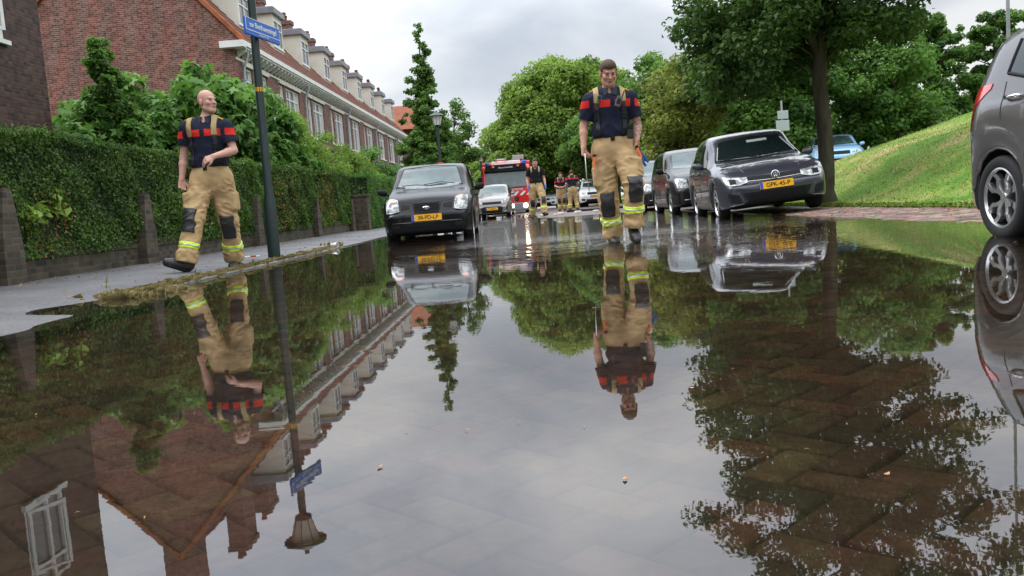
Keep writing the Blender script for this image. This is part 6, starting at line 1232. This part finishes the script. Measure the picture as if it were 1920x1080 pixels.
    if red:
        for u, sg in (('L', -1), ('R', 1)):
            s = A['sh'+u]; g = MB(); g.box(-.026, .026, -.02, .02, -.005, .006); b_ = g.build('epaulette', MATS['plate'], so, bevel=.002); zs = np.linspace(s[2]+.16, s[2], 60); xx = s[0]-sg*.035; dv_ = fshirt(np.stack([np.full(60, xx), np.full(60, s[1]-.02), zs], 1)); k = int(np.argmax(dv_ < 0)); b_.location = (xx, s[1]-.02, zs[k]+.003); b_.rotation_euler = (0, sg*.45, 0)
    return dict(ftr=ftr, fsh=fsh_t)
# bald man stepping onto the kerb, looking over his left shoulder
PA = thing('person', 'bald firefighter in navy polo and sand trousers stepping along the kerb, looking sideways', 'person', (-3.27, 8.95, .0), group='firefighters in sand trousers')
person(PA, dict(pelvis=(0, .03, 1.00), chest=(.015, 0, 1.40), neck=(.02, .0, 1.575), head=(.055, -.01, 1.755), yaw=.1, hyaw=DEG(62), hpitch=DEG(4), belt=1.115,
    shL=(-.205, .02, 1.50), elL=(-.275, .05, 1.205), wrL=(-.30, .0, .985), shR=(.225, .0, 1.485), elR=(.285, -.03, 1.235), wrR=(.155, -.245, 1.175),
    hipL=(-.095, .02, .95), knL=(-.145, -.19, .545), anL=(-.22, -.30, .15), hipR=(.10, .04, .95), knR=(.115, .10, .50), anR=(.075, .26, .125),
    hands={'L': ((-.02, -.12, -1), (.5, -.6, 0), 1, .75), 'R': ((-1, -.35, -.42), (.1, .9, -.5), -1, .55)}, footL=(-.80, -.50, .42), footR=(.12, -1, -.14), straps=(-.135, .128), redz=1.435, cx=-.005, band=.66, sleeve=.175, padL=-.25, padR=.1), skin=(.55, .31, .235), seed=3)
PB = thing('person', 'tattooed short haired firefighter wading towards the camera in the middle, looking down', 'person', (.925, 8.72, -.0), group='firefighters in sand trousers')
person(PB, dict(pelvis=(.0, .03, .98), chest=(-.02, .0, 1.36), neck=(-.015, -.02, 1.52), head=(-.01, -.075, 1.69), yaw=0, hyaw=DEG(4), hpitch=DEG(-20), belt=1.09,
    shL=(-.215, .01, 1.44), elL=(-.28, .05, 1.19), wrL=(-.30, -.02, .985), shR=(.20, .01, 1.435), elR=(.265, .05, 1.165), wrR=(.235, -.05, 1.015),
    hipL=(-.095, .03, .93), knL=(-.085, .0, .435), anL=(-.05, .10, .10), hipR=(.105, .03, .94), knR=(.155, -.22, .56), anR=(.145, -.15, .19),
    hands={'L': ((.02, -.18, -1), (.6, -.5, 0), 1, .95), 'R': ((-.15, -.1, -1), (-.6, .3, 0), -1, .5)}, footL=(.05, -1, -.05), footR=(.08, -1, -.6), straps=(-.148, .118), redz=1.395, cx=.015, band=.60, slant=-.02), skin=(.50, .27, .19), hair='hair_brown', tattoo=True, seed=7)
PC = thing('person', 'firefighter with blue gloves and plain black shirt walking beside the fire engine', 'person', (.375, 27.0, .02), group='firefighters in sand trousers')
person(PC, dict(pelvis=(0, .03, .99), chest=(.0, .0, 1.38), neck=(.0, -.0, 1.54), head=(.01, -.03, 1.71), yaw=0, hyaw=0, hpitch=DEG(-6), belt=1.10,
    shL=(-.20, .01, 1.48), elL=(-.26, .04, 1.20), wrL=(-.25, -.05, 1.0), shR=(.20, .01, 1.47), elR=(.265, .04, 1.2), wrR=(.29, -.08, .98),
    hipL=(-.095, .03, .94), knL=(-.13, .05, .50), anL=(-.17, .25, .14), hipR=(.105, .03, .94), knR=(.19, -.22, .54), anR=(.20, -.28, .16),
    hands={'L': ((0, -.1, -1), (.6, -.5, 0), 1, .4), 'R': ((.1, -.1, -1), (-.6, .3, 0), -1, .4)}, footL=(0, -1, -.3), footR=(.5, -1, .1), straps=(-.12, .12), band=.62), h=.014, red=False, shirt=(.012, .012, .013), hair='hair_brown', gloves=True, seed=9)
PD = thing('person', 'distant firefighter facing the camera with hands at the waist, left of the pair', 'person', (1.66, 39, .02), group='firefighters in sand trousers')
person(PD, dict(pelvis=(0, .03, .95), chest=(.0, .0, 1.32), neck=(.0, -.0, 1.47), head=(.01, -.03, 1.63), yaw=0, hyaw=0, hpitch=DEG(-6), belt=1.06,
    shL=(-.19, .01, 1.41), elL=(-.25, .04, 1.15), wrL=(-.12, -.2, 1.08), shR=(.19, .01, 1.41), elR=(.25, .04, 1.15), wrR=(.12, -.2, 1.08),
    hipL=(-.095, .03, .9), knL=(-.10, .0, .50), anL=(-.11, .05, .12), hipR=(.095, .03, .9), knR=(.10, .0, .50), anR=(.11, .05, .12),
    hands={'L': ((.8, -.3, 0), (0, 1, 0), 1, .4), 'R': ((-.8, -.3, 0), (0, 1, 0), -1, .4)}, footL=(-.2, -1, 0), footR=(.2, -1, 0), straps=(-.12, .12), redz=1.33, sz=-.06, band=.62), h=.016, hair='hair_brown', seed=10)
PE = thing('person', 'distant firefighter seen from behind, right of the pair', 'person', (2.16, 38.6, .02), (0, 0, math.pi), group='firefighters in sand trousers')
person(PE, dict(pelvis=(0, .03, .97), chest=(.0, .0, 1.36), neck=(.0, -.0, 1.52), head=(.01, -.03, 1.68), yaw=0, hyaw=0, hpitch=DEG(-6), belt=1.04,
    shL=(-.21, .01, 1.45), elL=(-.28, .04, 1.2), wrL=(-.22, -.2, 1.08), shR=(.21, .01, 1.45), elR=(.28, .04, 1.2), wrR=(.18, -.22, 1.1),
    hipL=(-.095, .03, .92), knL=(-.13, .0, .50), anL=(-.17, .05, .12), hipR=(.095, .03, .92), knR=(.13, .0, .50), anR=(.17, .05, .12),
    hands={'L': ((.5, -.8, 0), (0, 1, 0), 1, .4), 'R': ((-.5, -.8, 0), (0, 1, 0), -1, .4)}, footL=(-.2, -1, 0), footR=(.2, -1, 0), straps=(-.12, .12), redz=1.42, band=.62), h=.016, hair='hair_brown', seed=11, back=True)
# what they carry
t = thing('radio', 'black hand radio clipped askew to the brace of the wading firefighter', 'radio', (.985, 8.535, 1.395), (DEG(-8), DEG(24), 0))
m = MB(); m.box(-.027, .027, -.02, .02, -.06, .05); m.build('body', MATS['radio_grey'], t, bevel=.006); m = MB(); m.tube([(.018, 0, .05), (.018, 0, .115)], .006, 6); m.build('aerial', MATS['black'], t); m = MB(); m.box(-.018, .018, -.024, -.02, -.03, .02); m.build('speaker', MATS['black'], t)
t = thing('microphone', 'small black lapel microphone on the left brace of the wading firefighter', 'microphone', (.80, 8.545, 1.435), (DEG(-10), DEG(8), 0)); m = MB(); m.box(-.022, .022, -.014, .014, -.03, .03); m.build('body', MATS['radio_grey'], t, bevel=.006); m = MB(); m.box(-.014, .014, -.017, -.0141, -.015, .02); m.build('grill', MATS['black'], t)
t = thing('pouch', 'black belt pouch at the hip of the wading firefighter', 'pouch', (1.085, 8.56, 1.10)); m = MB(); m.box(-.032, .032, -.02, .03, -.075, .06); m.build('body', MATS['leather'], t, bevel=.012); m = MB(); m.box(-.03, .03, -.026, -.0201, .02, .06); m.build('flap', MATS['black'], t, bevel=.004)
t = thing('drain_hook', 'thin steel manhole hook hanging from the hand of the wading firefighter', 'tool', (.63, 8.62, .90)); m = MB(); m.tube([(0, 0, .02), (.0, 0, -.22), (.02, 0, -.36)], .0045, 6); m.build('rod', MATS['steel'], t, smooth='all'); m = MB(); m.tube([(-.03, 0, -.27), (.05, 0, -.27)], .006, 8); m.build('handle', MATS['steel'], t, smooth='all')
t = thing('glove', 'blue work gloves sticking out of the back pocket of the wading firefighter', 'gloves', (1.205, 8.86, .86), (0, DEG(-28), 0)); m = MB(); m.prism([(-.035, .08), (.03, .08), (.05, -.02), (.055, -.10), (.03, -.10), (.02, -.03), (.012, -.12), (-.012, -.12), (-.012, -.03), (-.03, -.11), (-.05, -.10), (-.045, 0)], -.015, .015, lambda u, v, w: (u, w, v)); m.build('palm', MATS['cloth_blue'], t, bevel=.007)
m = MB(); m.box(-.04, .035, -.02, .02, .05, .09); m.build('cuff', MATS['black'], t, bevel=.006)
for (x, y, z, nm) in ((.715, 8.60, .83, 'left'), (1.165, 8.60, .89, 'right')):
    t = thing('torch', 'orange tipped tool in the %s thigh pocket of the wading firefighter' % nm, 'tool', (x, y, z), (0, DEG(6 if nm == 'left' else -20), 0)); m = MB(); m.box(-.012, .012, -.01, .01, -.06, .05); m.build('shaft', MATS['hi_orange'], t, bevel=.004); m = MB(); m.box(-.018, .018, -.014, .014, .05, .07); m.build('cap', MATS['black'], t, bevel=.003)
# ================================================================ litter and leaves
def litter(name, label, cat, loc, m, pts, th=.002, rot=0, group=None):
    mb = MB(); mb.prism(pts, 0, th, lambda u, v, t: (u, v, t+.25*u*u/max(abs(p[0]) for p in pts)*1.0)); o = mb.build(name, MATS[m]); o.location = loc; o.rotation_euler = (0, 0, rot); return setp(o, label, cat, group)
lf = [(-.03, 0), (-.015, .012), (.0, .016), (.016, .010), (.032, 0), (.016, -.010), (0, -.015), (-.015, -.011)]
mat('floating_leaf', (0.45, 0.22, 0.10), 0.5, col2=(0.25, 0.12, 0.05), scale=40)
random.seed(4); sp = [((.13, 1.36), 'small tan leaf floating near the bottom centre of the puddle'), ((.53, 1.30), 'curled straw blade on the bricks under the firefighter reflection'), ((.36, 1.98), 'tiny orange leaf floating right of the puddle centre'), ((-.30, 1.52), 'pale seed leaf floating at the left of the clear bricks')]
for (x, y), lb in sp: litter('floating_leaf', lb, 'leaf', (x, y, .002), 'floating_leaf', [(a*.24, b*.24) for a, b in lf], .001, random.random()*6, 'leaves floating on the water')
rng = np.random.default_rng(77)
n = 420; X = np.concatenate([rng.uniform(-4.9, -3.2, 90), rng.uniform(-5.0, -4.5, 170), rng.uniform(4.05, 5.0, 160)]); Y = np.concatenate([6+rng.random(260)*14, 8+rng.random(160)*9]); Z = np.where(X < 0, z_pave(X, Y), z_road(X, Y))+.006
nn = unit(np.stack([rng.normal(0, .2, n), rng.normal(0, .2, n), np.ones(n)], 1)); V, F = leafquads(np.stack([X, Y, Z], 1), nn, .035, rng); o = np_mesh('leaf_litter', V, F, MATS['leaf_dry'], fattr=rng.random(n)); setp(o, 'scattered fallen leaves on footpath and parking bay', 'leaves', kind='stuff')
n = 420; X = np.concatenate([rng.uniform(-2, 1.8, 90), rng.normal(2.1, .8, 330)]); Y = np.concatenate([1.2+rng.random(90)*5, rng.normal(7.4, 1.3, 330)]); nn = unit(np.stack([rng.normal(0, .1, n), rng.normal(0, .1, n), np.ones(n)], 1)); V, F = leafquads(np.stack([X, Y, X*0+.002], 1), nn, np.where(np.arange(n) < 90, .012, .026), rng, asp=.25); o = np_mesh('floating_debris', V, F, MATS['leaf_dry'], fattr=.4+.6*rng.random(n)); setp(o, 'specks of seed and twig floating on the flood water', 'debris', kind='stuff')
t = thing('plastic_cup', 'clear white plastic cup lying on the kerb left of the black car', 'cup', (-2.98, 13.1, .05), (DEG(90), 0, DEG(70))); m = MB(); m.lathe([(0, -.05), (.03, -.05), (.042, .05), (.039, .05), (.028, -.046), (0, -.046)], 20); m.build('cup', MATS['white_gloss'], t, smooth=True); m = MB(); m.lathe([(.04, .048), (.046, .05), (.046, .056), (.04, .056)], 20); m.build('rim', MATS['white_gloss'], t)
t = thing('litter_packet', 'flattened red and white packet on the footpath beside the lamp post', 'litter', (-3.45, 10.6, .055), (0, 0, .2)); m = MB(); m.box(-.09, .09, -.03, .03, 0, .015); m.build('packet', MATS['white_gloss'], t, bevel=.004); m = MB(); m.box(-.02, .05, -.031, .031, .0005, .0165); m.build('label', MATS['boot_red'], t)
t = thing('leaf_heap', 'small heap of dead brown leaves on the kerb near the plastic cup', 'leaves', (-3.1, 13.5, .03)); n = 60; C = rng.normal(0, .06, (n, 3))*np.array([1, 1, .25])+np.array([0, 0, .02]); V, F = leafquads(C, unit(rng.normal(0, 1, (n, 3))), .06, rng); np_mesh('leaves', V, F, MATS['leaf_dry'], t, fattr=rng.random(n)*.4)
# pale cobbles, hose and stones lying where the road emerges
for k, (x, y, s) in enumerate(((.55, 27.9, .10), (1.15, 28.6, .11), (1.75, 29.0, .12), (2.35, 28.9, .1), (2.8, 28.4, .12), (.95, 28.2, .07))):
    t = MB(); t.box(-s, s, -s*.7, s*.7, 0, s*.7); o = t.build('paving_stone', MATS['cream'], bevel=.02); o.location = (x, y, float(z_road(x, y))); o.rotation_euler = (0, 0, k); setp(o, ['pale loose stone nearest the fire engine crewman, leftmost of the row', 'second pale stone from the left on the dry road', 'middle large pale stone on the dry road edge', 'fourth pale stone from the left on the dry road', 'rightmost pale stone on the dry road edge', 'smallest pale stone between the two leftmost ones'][k], 'stone', 'pale loose stones on the dry road')
o = MB(); o.tube([(1.6+2.6*f, 33+.3*math.sin(f*9), .07) for f in np.linspace(0, 1, 24)], .045, 8); o = o.build('hose', MATS['black'], smooth='all'); setp(o, 'black pump hose lying across the dry road in front of the distant pair', 'hose')
